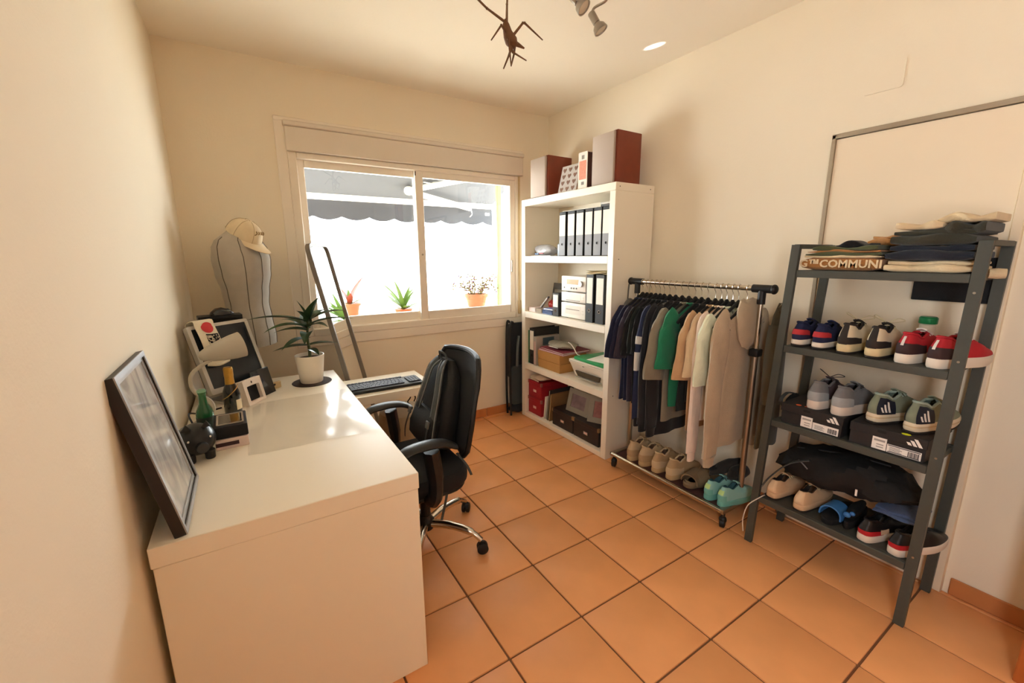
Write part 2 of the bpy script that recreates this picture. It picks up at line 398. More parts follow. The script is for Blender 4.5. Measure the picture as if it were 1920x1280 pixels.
b = B(); fl = B()
for k in range(46):
    az = random.random() * 2 * PI; r_ = random.uniform(.05, .26); hh = random.uniform(.05, .19)
    p1 = (r_ * math.cos(az), r_ * math.sin(az) * .8, .13 + hh)
    tube(b, cr([(0.05 * math.cos(az), .05 * math.sin(az), .12), (p1[0] * .6, p1[1] * .6, .13 + hh * .8), p1], 3), 0.0028, 4)
    for q in range(3):
        c = [p1[i] + random.uniform(-.02, .02) for i in range(3)]
        ell(fl if q == 0 else b, c, (.012, .012, .007), 6, 4)
ob('stems', b, M('dry_stem', '6a5a2c', 0.8), fp)['kind'] = 'stuff'
ob('blossoms', fl, M('pale_violet_blossom', '6a4a66', 0.8), fp)['kind'] = 'stuff'
rp = thing('bromeliad_plant', 'red leaved plant in a terracotta pot outside behind the mirror', 'plant', (0.09, 2.70, 0.90))
ob('pot', lathe(B(), [(0.06, 0), (0.08, 0.10), (0.09, 0.10), (0.09, 0.12), (0.075, 0.12), (0.0, 0.105)], 24), POTT, rp)
REDL = M('red_leaf', '8a3c28', 0.45, var=0.2)
for k, (az, el, ln, wd, mm) in enumerate([(.3, 1.2, .30, .04, 0), (2.6, 1.2, .24, .035, 0), (-.4, .55, .26, .028, 1), (.6, .3, .26, .016, 0), (3.4, .5, .18, .02, 1), (1.4, .9, .2, .02, 1), (4.6, .8, .2, .025, 0), (-.1, .1, .22, .01, 0)]):
    ob('leaf', blade(B(), (0, 0, 0.105), az, el, ln, wd, .35), REDL if mm == 0 else M('agave_leaf', '8fae5c'), rp)

# ---------------------------------------------------------------- ceiling things
TWIG = M('twig_brown', '6b4a30', 0.8, var=0.3, scale=60, bump=0.3)
sp = thing('spider_ornament', 'twig spider ornament with jointed legs hanging from the ceiling', 'ornament', (0.275, 0.404, 2.20))
ob('body', loft(B(), [[Vector((r_ * math.cos(2 * PI * j / 10) + x, r_ * math.sin(2 * PI * j / 10) + y, z)) for j in range(10)] for (x, y, z, r_) in [(-.02, .0, .045, .004), (-.018, 0, .03, .012), (-.012, 0, .01, .016), (0, 0, -.01, .024), (.006, 0, -.03, .022), (.012, 0, -.042, .008)]]), TWIG, sp)
b = B(); tube(b, [(.012, 0, -.02), (.03, -.005, -.028), (.055, -.01, -.036)], [.009, .008, .003], 8); ob('tail', b, TWIG, sp)
legs = [[(-.02, 0, .035), (-.09, .01, .065), (-.17, .02, .115), (-.26, .02, .19)], [(-.015, 0, .03), (-.007, .01, .10), (.01, .02, .20)],
        [(-.015, 0, 0), (-.05, -.02, .01), (-.098, -.03, -.052)], [(.012, 0, .0), (.042, -.02, .04), (.05, -.02, .042), (.125, -.03, -.0)],
        [(-.012, 0, -.02), (-.02, -.02, -.025), (-.016, -.03, -.115)], [(.0, 0, -.035), (-.002, -.02, -.065), (.045, -.04, -.09)],
        [(.006, 0, -.04), (.006, .02, -.06), (-.012, .03, -.105)], [(.02, 0, -.03), (.035, .03, -.045), (.028, .04, -.085)]]
for lg in legs:
    b = B(); tube(b, lg, [.0052] + [.0040] * (len(lg) - 2) + [.0022], 6)
    for p in lg[1:-1]: ell(b, p, (.005, .005, .005), 6, 4)
    ob('leg', b, TWIG, sp)
b = B(); tube(b, [(-.015, 0, .04), (-.015, 0, .37)], .0012, 5); ob('hanging_thread', b, M('thread', '8a765a', 0.9), sp)
lt = thing('ceiling_spotlight', 'brushed metal ceiling spotlight bar with tilting spot heads', 'lamp', (0.78, 0.30, H))
ob('ceiling_bar', box(B(), (0, 0.0, -0.02), (0.46, 0.05, 0.035), 0.008, 2, m=RM(0, 0, -.2)), STEEL, lt)
def spot(px, py, pz, dirv, anchor):
    d = Vector(dirv).normalized(); q = d.to_track_quat('Z', 'Y').to_matrix().to_4x4(); m = TR(px, py, pz) @ q
    h = ob('spot_head', lathe(B(), [(0.0, -.055), (.014, -.055), (.016, -.05), (.016, -.005), (.013, -.003), (.015, 0), (.026, .012), (.031, .03), (.031, .034), (.027, .034), (.024, .022), (0, .02)], 20, m=m), STEEL, lt)
    ob('bulb', lathe(B(), [(.026, .030), (.02, .0325), (0, .034)], 16, m=m), M('bulb_glass', 'cfc6b4', 0.15, var=0.02), h)
    b = B(); back = m @ Vector((0, 0, -.045)); tube(b, cr([anchor, (anchor[0], anchor[1], anchor[2] - .05), tuple(back + Vector((.012, .0, .03))), tuple(back)], 5), .0055, 8)
    ob('stem', b, STEEL, lt)
spot(.006, .198, -.17, (.35, -.35, -.8), (0.02, .16, -.04))
spot(-.17, .119, -.17, (.3, -.5, -.6), (-.15, .08, -.04))
# ---------------------------------------------------------------- desk
DZ = 0.736
dk = thing('desk', 'white lacquered panel desk against the left wall with a pull-out shelf', 'desk', (-0.5825, 0.8725, 0))
ob('top', bx(-.3325, .3325, -.7375, .7375, .681, .736, .002), WHITE, dk)
ob('end_panel', bx(-.329, .3295, -.7345, -.6845, 0, .680, .002), WHITE, dk)
ob('end_panel', bx(-.329, .3295, .6845, .7345, 0, .680, .002), WHITE, dk)
ob('back_panel', bx(-.329, -.309, -.684, .684, .18, .680, .002), WHITE, dk)
po = ob('pull_out_shelf', bx(-.25, .815, .305, .672, .643, .674, .003), WHITE, dk)
ob('shelf_edge', bx(.30, .812, .3, .304, .628, .674, .001), WHITE, po)

# leaning picture
pf = thing('picture_frame', 'black framed grey print leaning on the left wall at the desk front', 'picture', (-0.842, 0.315, DZ + .003), rot=(0, math.radians(-10.5), 0))
b = ring_frame(B(), [(-.165, 0), (.165, 0), (.165, .42), (-.165, .42)], [(-.158, .007), (.158, .007), (.158, .413), (-.158, .413)], 0, .022, FACE_NX @ RM(0, 0, 0))
pm = Matrix(((0, 0, 1, 0), (1, 0, 0, 0), (0, 1, 0, 0), (0, 0, 0, 1)))   # faces +x: u=y, v=z, w=+x
def fr(o, i, d0, d1): return ring_frame(B(), [(-o[0], o[2]), (o[0], o[2]), (o[0], o[1]), (-o[0], o[1])], [(-i[0], i[2]), (i[0], i[2]), (i[0], i[1]), (-i[0], i[1])], d0, d1, pm)
b.free()
ob('frame', fr((.165, .42, 0), (.158, .413, .007), -.022, .002), M('frame_black', '211b1b', 0.4), pf)
ob('front_trim', fr((.165, .42, 0), (.152, .407, .013), .002, .005), M('trim_silver_grey', '9a9ca0', .35, .3), pf)
ob('mat_border', fr((.158, .413, .007), (.140, .395, .025), -.006, -.002), M('mat_grey', 'aeb0b2', 0.35, var=.05), pf)
def printmat():
    m = bpy.data.materials.new('grey_print'); m.use_nodes = True; nt = m.node_tree; N = nt.nodes; L = nt.links; b = N['Principled BSDF']
    tc = N.new('ShaderNodeTexCoord'); nz = N.new('ShaderNodeTexNoise'); nz.inputs['Scale'].default_value = 6; nz.inputs['Detail'].default_value = 3; nz.inputs['Distortion'].default_value = 2.2
    mp = N.new('ShaderNodeMapping'); mp.inputs['Scale'].default_value = (1, 1.6, .7); L.new(tc.outputs['Object'], mp.inputs[0]); L.new(mp.outputs[0], nz.inputs['Vector'])
    cr_ = N.new('ShaderNodeValToRGB'); e = cr_.color_ramp.elements; e[0].position = .32; e[0].color = lin('a2a5a8'); e[1].position = .68; e[1].color = lin('e8e8e8')
    k = e.new(.5); k.color = lin('c6c6c4'); L.new(nz.outputs['Fac'], cr_.inputs[0]); L.new(cr_.outputs[0], b.inputs['Base Color']); b.inputs['Roughness'].default_value = .12; b.inputs['Coat Weight'].default_value = .6
    return m
ob('print', box(B(), (-.006, 0, .21), (.002, .282, .372)), printmat(), pf)
ob('backing', box(B(), (-.015, 0, .21), (.012, .314, .404)), BLACKM, pf)

# piggy bank
PIG = M('piggy_black', '232425', 0.3, var=.1, scale=20)
pg = thing('piggy_bank', 'round black piggy bank behind the leaning picture on the desk', 'piggy bank', (-0.850, 0.645, DZ), math.radians(18))
b = B(); ell(b, (0, 0, .068), (.058, .066, .054), 28, 18); pgb = ob('body', b, PIG, pg)
b = B(); lathe(b, [(.0, 0), (.017, 0), (.018, .006), (.016, .02), (.02, .03)], 16, m=TR(0, -.084, .060) @ FACE_NY @ Matrix.Scale(-1, 4, (0, 0, 1)) ); ob('snout', b, PIG, pg)
for s in (-1, 1):
    b = B(); loft(b, [[Vector((s * .028 + (1 - t) * .016 * math.cos(a), -.028 + (1 - t) * .007 * math.sin(a) - t * .012, .112 + t * .026)) for a in [k * PI / 4 for k in range(8)]] for t in (0, .4, .8, .98)]); ob('ear', b, PIG, pg)
    ob('eye', ell(B(), (s * .03, -.052, .082), (.004, .003, .004), 8, 6), M('eye_white', 'e8e4dc', .3), pg)
    for q in (-1, 1): ob('leg', lathe(B(), [(.013, 0), (.015, .004), (.016, .03), (.012, .034)], 14, (s * .028, q * .032, 0)), PIG, pg)
b = B(); tube(b, cr([(0, .064, .07), (.008, .074, .078), (-.004, .08, .084), (-.006, .072, .088)], 4), .003, 6); ob('tail', b, PIG, pg)

# bottles
def bottle(name, label, loc, prof, mat, n=24):
    t = thing(name, label, 'bottle', loc); ob('body', lathe(B(), prof, n), mat, t); return t
gb = bottle('beer_bottle', 'small green glass bottle standing behind the black piggy bank', (-.838, .900, DZ), [(.0, 0), (.027, 0), (.029, .004), (.029, .075), (.026, .09), (.014, .118), (.0125, .155), (.014, .156), (.014, .166), (.0, .166)], M('green_bottle_glass', '1d5c33', 0.12, var=.05, coat=.5))
ob('label_band', lathe(B(), [(.0292, .02), (.0296, .02), (.0296, .065), (.0292, .065)], 24, cap=False), M('bottle_label_dark', '20352a', .6), gb)
ob('crown_cap', lathe(B(), [(.0, .166), (.0155, .163), (.0155, .169), (.012, .172), (0, .172)], 20), M('cap_pale_green', '7fae92', .4, .3), gb)
sb = bottle('sparkling_wine_bottle', 'small dark wine bottle with gold foil neck before the monitor', (-.752, 1.085, DZ), [(0, 0), (.031, 0), (.033, .005), (.033, .085), (.03, .105), (.018, .135), (.015, .16), (.015, .19), (0, .19)], M('dark_bottle_glass', '12150f', .1, var=.05, coat=.5))
GOLD = M('gold_foil', 'c79a45', .35, .7, var=.15, scale=60, bump=.3)
ob('foil', lathe(B(), [(.0155, .125), (.0185, .13), (.0175, .15), (.017, .165), (.018, .17), (.018, .2), (.016, .208), (0, .21)], 20), GOLD, sb)
b = B(); tube(b, cr([(-.033, -.012, .07), (-.01, -.036, .088), (.02, -.03, .115), (.028, -.01, .13)], 5), .004, 6, flat=.4); ob('ribbon', b, GOLD, sb)
def lab(u, v): a = -1.1 + 1.1 * u; return (.0336 * math.cos(a), .0336 * math.sin(a), .02 + .045 * v)
ob('label', grid(B(), lab, 8, 1), M('label_cream', 'e2d6ba', .6), sb)

# watch box on a pale box
t = thing('small_carton', 'flat pale pink carton under the black watch box', 'box', (-.752, .755, DZ), .03)
ob('carton_body', bx(-.050, .050, -.085, .085, 0, .036, .002), M('pale_pink_card', 'd9c4bd', .7), t)
ob('printed_band', bx(-.0505, .02, -.0856, .02, .012, .026), M('dark_maroon_print', '3c2226', .6), t)
t = thing('watch_box', 'black watch box with a framed dark window lid stacked on a pale carton', 'box', (-.752, .758, DZ + .0365), .03)
ob('box_body', bx(-.052, .052, -.08, .08, 0, .045, .004, 2), BLACKM, t)
ob('lid_frame', ring_frame(B(), rrect(.085, .12, .004), rrect(.073, .108, .003), .045, .048), M('lid_silver', 'b9ada0', .3, .6), t)
ob('lid_window', bx(-.037, .037, -.054, .054, .044, .0465), M('dark_window', '2a2522', .08, coat=.5), t)
# gift boxes standing by the monitor
t = thing('display_box', 'white standing display box with a black window beside the gold bottle', 'box', (-.655, 1.185, DZ), math.radians(50), rot=(math.radians(-12), 0, math.radians(50)))
ob('box_shell', ring_frame(B(), rrect(.112, .118, .003, cy=.06), rrect(.078, .072, .004, cy=.052), -.0, .03, FACE_NY @ TR(0, 0, -.03)), M('white_card', 'ece2da', .6), t)
ob('black_insert', bx(-.054, .054, .018, .028, .004, .116), BLACKM, t)
ob('emblem', prism(B(), [(.004 * math.cos(a * PI / 4), .006 * math.sin(a * PI / 4)) for a in range(8)], 0, .0006, TR(-.004, -.0004, .103) @ FACE_NY), M('brown_print', '5a4436', .6), t)
t = thing('photo_stand', 'dark shiny photo stand leaning behind the white display box', 'picture', (-.612, 1.285, DZ), rot=(math.radians(-14), 0, math.radians(50)))
ob('panel', bx(-.062, .062, 0, .008, .0, .135, .002), M('dark_acrylic', '1e2024', .15, coat=.5), t)
ob('foot', bx(-.05, .05, .008, .03, .0, .006, .001), BLACK, t)
t = thing('cable_adapter', 'small beige block with a dark hole next to the monitor foot', 'adapter', (-.572, 1.385, DZ), math.radians(35))
ob('block', bx(-.03, .03, -.008, .008, 0, .035, .003), M('beige_plastic', 'cdb98f', .6), t)
ob('hole', lathe(B(), [(.006, 0), (.006, .001), (0, .001)], 12, m=TR(-.01, -.008, .024) @ FACE_NY), BLACK, t)

# monitor
MR = Matrix.Rotation(math.radians(38), 4, 'Z'); mloc = (-.735, 1.325, DZ)
mo = thing('monitor', 'tilted old computer monitor with silver bezel and dark screen', 'monitor', mloc, math.radians(38))
MT = TR(0, -.03, .058) @ RM(math.radians(-19), 0, 0)      # tilted screen frame: x width, z up, -y front
def mt(bm): xf(bm, 0, MT); return bm
ob('bezel', mt(ring_frame(B(), rrect(.295, .325, .008, cy=.1625), rrect(.262, .285, .003, cy=.167), -.02, .008, FACE_NY)), SILVER, mo)
ob('screen', mt(bx(-.133, .133, -.004, .0, .022, .312)), M('dark_screen', '22252a', .22, var=.05), mo)
ob('rear_shell', mt(bx(-.14, .14, .0, .045, .012, .318, .012, 2)), BLACK, mo)
ob('speaker_slot', mt(bx(.118, .122, -.0095, -.008, .20, .28)), BLACKM, mo)
ob('neck', box(B(), (0, .03, .055), (.07, .03, .11), .006), SILVER, mo)
ob('base', prism(B(), rrect(.20, .15, .03), 0, .012, TR(0, .0, 0)), SILVER, mo)
# headband over the monitor
hb = thing('headband', 'white headband with a red disc and black character hung over the monitor', 'headband', mloc, math.radians(38))
HBM = cloth('headband_cream', 'e6dcc6')
def band(u, v):
    x = -.118 + .088 * u + .010 * v * (1 if v > .4 else 0)
    s = v * .46
    if s < .20: y, z = -.014 - .004 * math.sin(u * PI) - .012 * math.sin(min(1, (.2 - s) / .2) * PI), .335 - (.20 - s)
    elif s < .28: a = (s - .2) / .08 * PI; y, z = .018 - .034 * math.cos(a), .335 + .016 * math.sin(a)
    else: y, z = .056 + .06 * (s - .28), .335 - (s - .28)
    return MT @ Vector((x, y, z))
ob('band', grid(B(), lambda u, v: band(u, v), 6, 30, .003), HBM, hb)
ob('band_roll', tube(B(), [MT @ Vector(p) for p in cr([(-.122, -.016, .14), (-.08, -.03, .128), (-.03, -.026, .138)], 4)], [.008] * 9, 8), HBM, hb)
def onband(x, z, off=.0035):
    s = .20 - (.335 - z); u = (x + .118) / .088; return band(u, s / .46) + MT.to_3x3() @ Vector((0, -off, 0))
def disc(r0):
    b = B(); c = b.verts.new(onband(-.070, .306)); vs = []
    for k in range(20):
        a = 2 * PI * k / 20; uu = .030 * math.cos(a); vv = .030 * math.sin(a)
        vs.append(b.verts.new(onband(-.070 + uu * .9, .306 + vv * .9)))
    for k in range(20): b.faces.new((c, vs[k], vs[(k + 1) % 20]))
    return b
ob('red_disc', disc(.03), M('red_print', 'c2363a', .8), hb, smooth=False)
b = text_bm('勝', .062, .0008, bold=.0008); xf(b, 0, RM(0, 0, -PI / 2))
for v in b.verts: v.co = onband(-.066 + v.co.x, .247 + v.co.y, .003 + v.co.z)
ob('character', b, BLACKM, hb, smooth=False)
# speaker box with mouse on top
t = thing('desktop_speaker', 'tall black box speaker standing behind the monitor', 'speaker', (-.775, 1.545, DZ), math.radians(8))
def curvedbox(bm, w, d, h, bow):
    pts = [(-w / 2 + w * k / 8, -d / 2 - bow * math.sin(PI * k / 8)) for k in range(9)] + [(w / 2, d / 2), (-w / 2, d / 2)]
    return prism(bm, pts, 0, h)
ob('cabinet', curvedbox(B(), .185, .10, .385, -.012), BLACK, t)
ob('grille', curvedbox(B(), .175, .006, .36, -.012), BLACKM, t, loc=(0, -.054, .012))
t = thing('computer_mouse', 'black computer mouse resting on the speaker top', 'mouse', (-.765, 1.54, DZ + .386), math.radians(30))
b = B(); loft(b, [[Vector((x, .03 * wv * math.cos(a), max(0, .002 + hh * math.sin(a)))) for a in [k * PI / 8 for k in range(9)]] + [Vector((x, 0, 0))] for x, wv, hh in [(-.05, .35, .008), (-.046, .75, .018), (-.025, 1, .034), (0, .98, .036), (.03, .92, .026), (.047, .75, .014), (.052, .4, .006)]]); ob('shell', b, M('mouse_black', '232528', .25, coat=.3), t)
b = B(); lathe(b, [(.006, -.003), (.006, .003)], 12, m=TR(.03, 0, .024) @ RM(PI / 2, 0, 0)); ob('wheel', b, M('wheel_grey', '55585a', .5), t)
# gooseneck lamp
lp = thing('desk_lamp', 'grey gooseneck desk lamp with a bullet shaped shade', 'lamp', (-.845, 1.00, DZ))
GREY = M('lamp_grey', 'b7b0a2', .5, var=.04)
ob('clamp_base', lathe(B(), [(0, 0), (.045, 0), (.045, .012), (.02, .018), (0, .02)], 24), GREY, lp)
b = B(); tube(b, cr([(0, 0, .015), (.03, -.02, .06), (.02, -.01, .10), (-.03, .05, .13), (-.035, .07, .19), (.0, .09, .225), (.05, .10, .25)], 6), .008, 10); ob('gooseneck', b, GREY, lp)
ax = Vector((.155, .045, .030)).normalized(); sm = TR(.000, .10, .262) @ ax.to_track_quat('Z', 'X').to_matrix().to_4x4()
ob('shade', lathe(B(), [(.0, -.002), (.012, 0), (.022, .01), (.034, .04), (.045, .08), (.054, .13), (.057, .165), (.055, .165), (.052, .13), (.043, .08), (.03, .04), (0, .02)], 32, m=sm), GREY, lp)
for k in (0, 1): ob('vent_slot', box(B(), (0, 0, 0), (.003, .013, .002), m=None), BLACKM, lp, loc=sm @ Vector((-.030 + .0 * k, -.012 + .022 * k, .03)), rot=(0, .3, .5))
b = B(); tube(b, cr([(-.875, .93, DZ + .004), (-.90, 1.0, DZ + .05), (-.885, 1.1, DZ + .02), (-.86, 1.15, DZ + .004), (-.80, 1.18, DZ + .004)], 6), .0035, 6)
tag(ob('power_cable', b, BLACK), 'black cable curling on the desk between the lamp base and wall', 'cable')

# clear mat, keyboard
def matf(u, v):
    x = -.705 + .445 * u; y = .56 + .60 * v - .02 * u + .03 * u * v
    z = DZ + .0022 + .0018 * math.sin(x * 22 + y * 9) * math.sin(y * 14) + (.010 * max(0, u - .82) / .18 * max(0, .25 - v) / .25)
    return (x, y, max(z, DZ + .001))
tag(ob('desk_mat', grid(B(), matf, 40, 40), CLEARP), 'clear glossy plastic desk mat on the white desk top', 'desk mat')
kb = thing('keyboard', 'black full size keyboard on the pull-out shelf', 'keyboard', (-.028, 1.305, .676), math.radians(-1))
ob('case', bx(-.205, .205, -.085, .085, 0, .016, .006, 2), BLACK, kb)
b = B()
rows = [(.066, 16, -.195, .115), (.034, 15, -.195, .1), (.014, 15, -.195, .1), (-.006, 14, -.195, .1), (-.026, 13, -.195, .1), (-.048, 9, -.195, .1)]
for (yy, n, xa, xb) in rows:
    for k in range(n):
        wv = (xb - xa) / n; box(b, (xa + wv * (k + .5), yy, .019), (wv - .003, .015, .007))
for yy in (.034, .014, -.006, -.026, -.048):
    for k in range(4): box(b, (.135 + .018 * k, yy, .019), (.015, .015, .007))
ob('keys', b, M('key_grey', '4a505c', .5), kb)['kind'] = 'stuff'
b = B(); tube(b, cr([(.09, 1.25, .636), (.10, 1.25, .60), (.085, 1.26, .57), (.10, 1.26, .55)], 5), .004, 6); tube(b, cr([(.10, 1.25, .636), (.125, 1.24, .60), (.12, 1.25, .57)], 5), .004, 6)
tag(ob('keyboard_cable', b, BLACK), 'short black cable dangling below the pull-out shelf', 'cable')

# potted dracaena on a round mat
tag(ob('round_mat', lathe(B(), [(0, 0), (.098, 0), (.10, .002), (.098, .004), (0, .004)], 40, (0, 0, 0)), M('dark_brown_mat', '33261f', .8), loc=(-.395, 1.405, DZ)), 'dark round mat under the white plant pot', 'mat')
pl = thing('potted_dracaena', 'dracaena with long drooping leaves in a plain white pot', 'plant', (-.395, 1.405, DZ + .0042))
ob('pot', lathe(B(), [(0, 0), (.054, 0), (.057, .004), (.073, .145), (.073, .15), (.069, .15), (.066, .13), (0, .13)], 36), M('white_ceramic', 'eee6d8', .35, var=.02), pl)
ob('soil', lathe(B(), [(0, .128), (.066, .131), (.0, .136)], 24, cap=False), M('soil', '4a3828', .95, bump=.6), pl)
b = B(); tube(b, cr([(0, 0, .12), (.004, .004, .17), (.0, .0, .24), (.012, .0, .34)], 5), [.0085, .0085, .008, .008, .008, .008, .0078, .0075, .007, .007, .007, .006, .006, .006, .006, .005][:16], 8); ob('trunk', b, M('trunk_green_brown', '56603c', .7, var=.25, scale=50), pl)
lv = [(3.15, .42, .25, .013, .75, .33), (3.5, .5, .20, .015, 1.2, .30), (2.8, .35, .15, .014, .9, .28), (3.9, .2, .17, .014, .8, .24), (4.5, .3, .17, .015, 1.1, .27), (5.2, .5, .15, .014, 1.0, .30), (5.9, .45, .21, .013, .8, .31), (.2, .55, .20, .014, .9, .33), (.8, .6, .18, .014, 1.0, .33), (1.6, .7, .15, .014, .9, .30), (2.2, .6, .17, .014, .9, .29), (.4, 1.25, .13, .016, .6, .33), (5.4, 1.15, .14, .016, .4, .33), (3.3, 1.3, .10, .012, .3, .34), (3.2, .15, .15, .013, .5, .20), (.1, .2, .14, .012, .6, .20), (5.0, .1, .11, .012, .5, .18), (4.0, .9, .09, .012, .7, .34)]
for (az, el, ln, wd, dr, z0) in lv:
    wd *= 2.0; ln *= 1.15; dr *= .75
    ob('leaf', blade(B(), (.008 * (z0 - .2) * 8, 0, z0), az, el, ln, wd, dr, .35, 9), LEAFD if random.random() < .7 else LEAF, pl)
# ---------------------------------------------------------------- mannequin and cap
mq = thing('dress_form', 'grey fabric torso dress form standing in the corner behind the desk', 'dress form', (-.645, 1.83, 0), math.radians(52))
FORM = cloth('form_grey', 'b3aca0', bump=.2)
prof = [(.90, .128, .098, .01), (.95, .132, .100, .01), (1.05, .124, .094, .005), (1.14, .121, .09, 0), (1.22, .130, .098, 0), (1.32, .150, .115, 0), (1.40, .160, .118, .0), (1.46, .158, .105, -.002), (1.50, .140, .085, -.004), (1.525, .105, .068, -.004), (1.545, .062, .055, -.002), (1.56, .052, .05, 0), (1.60, .05, .048, .004), (1.605, .03, .03, .004)]
def tors(z, a):
    hw = itp([(p[0], p[1]) for p in prof], z); hd = itp([(p[0], p[2]) for p in prof], z); dy = itp([(p[0], p[3]) for p in prof], z)
    c, s = math.cos(a), math.sin(a); e = .82
    return Vector((hw * math.copysign(abs(c) ** e, c), hd * math.copysign(abs(s) ** e, s) - dy, z))
zs = [.90 + .705 * k / 40 for k in range(41)]
ob('torso', loft(B(), [[tors(z, 2 * PI * j / 32) for j in range(32)] for z in zs]), FORM, mq)
for a in (-PI / 2, -PI / 4 - .1, -3 * PI / 4 + .1, PI - .05, 0.05):
    b = B(); pts = []
    for z in zs[:36]:
        p = tors(z, a); pts.append(p + Vector((p.x, p.y, 0)).normalized() * .0006)
    tube(b, pts, .0022, 5); ob('seam', b, M('seam_dark', '6a645c', .9), mq)
ob('pole', cyl(B(), (0, 0, .02), (0, 0, .91), .014), STEEL, mq)
ob('foot_plate', lathe(B(), [(0, 0), (.15, 0), (.15, .008), (.02, .022), (0, .022)], 32), STEEL, mq)
CAPM = cloth('cap_cream', 'e0cfae', bump=.2)
cp = thing('baseball_cap', 'cream baseball cap hung on the neck of the dress form', 'cap', (-.622, 1.805, 1.525), rot=RM(0, math.radians(30), math.radians(-38)).to_euler())
def dome(k):
    r = .088; th = k / 12 * PI / 2
    return r, th
ob('crown', loft(B(), [[Vector((.096 * math.cos(PI / 2 * k / 12) ** .8 * math.cos(a), .080 * math.cos(PI / 2 * k / 12) ** .8 * math.sin(a), .095 * math.sin(PI / 2 * k / 12))) for a in [2 * PI * j / 32 for j in range(32)]] for k in range(12)] + [[Vector((.002 * math.cos(2 * PI * j / 32), .002 * math.sin(2 * PI * j / 32), .0955)) for j in range(32)]]), CAPM, cp)
def brim(u, v):
    a = (-1.15 + 2.3 * u); r0 = (.094 * math.cos(a), .079 * math.sin(a)); ext = .075 * math.cos(a * 1.12) ** .6 if abs(a * 1.12) < PI / 2 else 0
    return (r0[0] + ext * v, r0[1] * (1 + .04 * v), -.002 - .014 * v - .25 * (r0[1] ** 2) * 8 * v * .5)
ob('brim', grid(B(), brim, 20, 6, .004), CAPM, cp)
ob('button', ell(B(), (0, 0, .097), (.007, .007, .004), 10, 6), CAPM, cp)
b = B()
for j in range(6):
    a = PI / 6 + j * PI / 3; tube(b, [Vector((.0975 * math.cos(PI / 2 * k / 12) ** .8 * math.cos(a), .0815 * math.cos(PI / 2 * k / 12) ** .8 * math.sin(a), .0965 * math.sin(PI / 2 * k / 12))) for k in range(12)], .0012, 4)
ob('panel_seams', b, M('cap_seam', 'b39c78', .9), cp)
ob('back_strap', tube(B(), cr([(-.088, .035, .008), (-.1, 0, .004), (-.088, -.035, .008)], 5), .008, 6, flat=.3), CAPM, cp)
b = B()
for k in range(4): tube(b, cr([(.075 - .003 * k, -.03 + .018 * k, .045), (.083, -.026 + .018 * k, .058), (.07, -.02 + .018 * k, .066), (.078, -.018 + .018 * k, .05)], 3), .003, 5)
ob('embroidery', b, M('embroidery_brown', '9c8460', .9), cp)

# ---------------------------------------------------------------- standing mirror
nv = Vector((.91, -.41, .0)).normalized(); wv_ = Vector((.41, .91, 0)).normalized(); uv = (Vector((0, 0, 1)) - nv * .2).normalized(); nn_ = wv_.cross(uv)
if nn_.dot(nv) < 0: nn_ = -nn_
mrloc = Vector((-.248, 1.84, 1.49)) - uv * 1.525
mi = thing('standing_mirror', 'tall narrow standing mirror with rounded grey frame leaning before the window', 'mirror', mrloc)
mi.rotation_euler = Matrix((( wv_.x, nn_.x * -1, uv.x), (wv_.y, nn_.y * -1, uv.y), (wv_.z, nn_.z * -1, uv.z))).to_euler()
def mrect(wd, r): return rrect(wd, 1.52 - (.40 - wd), r, 6, 0, .76)
ob('frame', ring_frame(B(), mrect(.40, .055), mrect(.368, .042), -.012, .014, FACE_NY), M('mirror_frame_grey', '7a736a', .5), mi)
ob('glass', prism(B(), mrect(.372, .043), -.002, .002, FACE_NY), MIRROR, mi, smooth=False)
ob('back_board', prism(B(), mrect(.39, .05), -.012, -.004, FACE_NY), M('mdf_brown', '6d5a44', .8), mi)

# ---------------------------------------------------------------- office chair
ch = thing('office_chair', 'black mesh-back office chair with chrome star base at the desk', 'chair', (-.015, .765, 0))
ob('hub', lathe(B(), [(0, .075), (.035, .075), (.042, .085), (.042, .12), (.03, .135), (.028, .15), (0, .15)], 24), BLACK, ch)
ob('gas_lift', lathe(B(), [(.025, .14), (.025, .28), (.015, .285), (.015, .37), (0, .37)], 20), M('gas_black', '222222', .3, .5), ch)
for k in range(5):
    a = math.radians(-49 + 72 * k); d = Vector((math.cos(a), math.sin(a), 0)); s = Vector((-d.y, d.x, 0))
    b = B(); tube(b, cr([d * .03 + Vector((0, 0, .105)), d * .13 + Vector((0, 0, .115)), d * .24 + Vector((0, 0, .10)), d * .295 + Vector((0, 0, .065))], 6), [.02] * 7 + [.018] * 6 + [.013] * 6, 10); ob('base_leg', b, CHROME, ch)
    cs = ob('caster', lathe(B(), [(.0, -.022), (.02, -.022), (.027, -.018), (.027, -.004), (.012, -.003), (.012, .003), (.027, .004), (.027, .018), (.02, .022), (0, .022)], 20, m=TR(*(d * .30 + Vector((0, 0, .027)))) @ Matrix.Rotation(a + .5, 4, 'Z') @ RM(PI / 2, 0, 0)), BLACK, ch)
    ob('caster_hood', ell(B(), tuple(d * .30 + Vector((0, 0, .038))), (.022, .022, .022), 12, 8), BLACK, cs)
sy = -.045
ob('mechanism', box(B(), (-.05, sy, .39), (.22, .14, .05), .012, 2), BLACK, ch)
def pad(bm, c, s, r, crown=.02):
    pr = []
    for k in range(7):
        t = k / 6; off = math.sin(t * PI) ** .5
        z = c[2] + s[2] * t
        pr.append([Vector((c[0] + p[0] * (1 - .06 * (1 - off)), c[1] + p[1] * (1 - .06 * (1 - off)), z)) for p in rrect(s[0], s[1], r, 5)])
    return loft(bm, pr)
ob('seat', pad(B(), (-.09, sy, .405), (.46, .47, .075), .10), M('seat_fabric_black', '1c1d20', .9, bump=.4, bscale=300), ch)
ob('seat_shell', pad(B(), (-.09, sy, .385), (.44, .45, .025), .10), BLACK, ch)
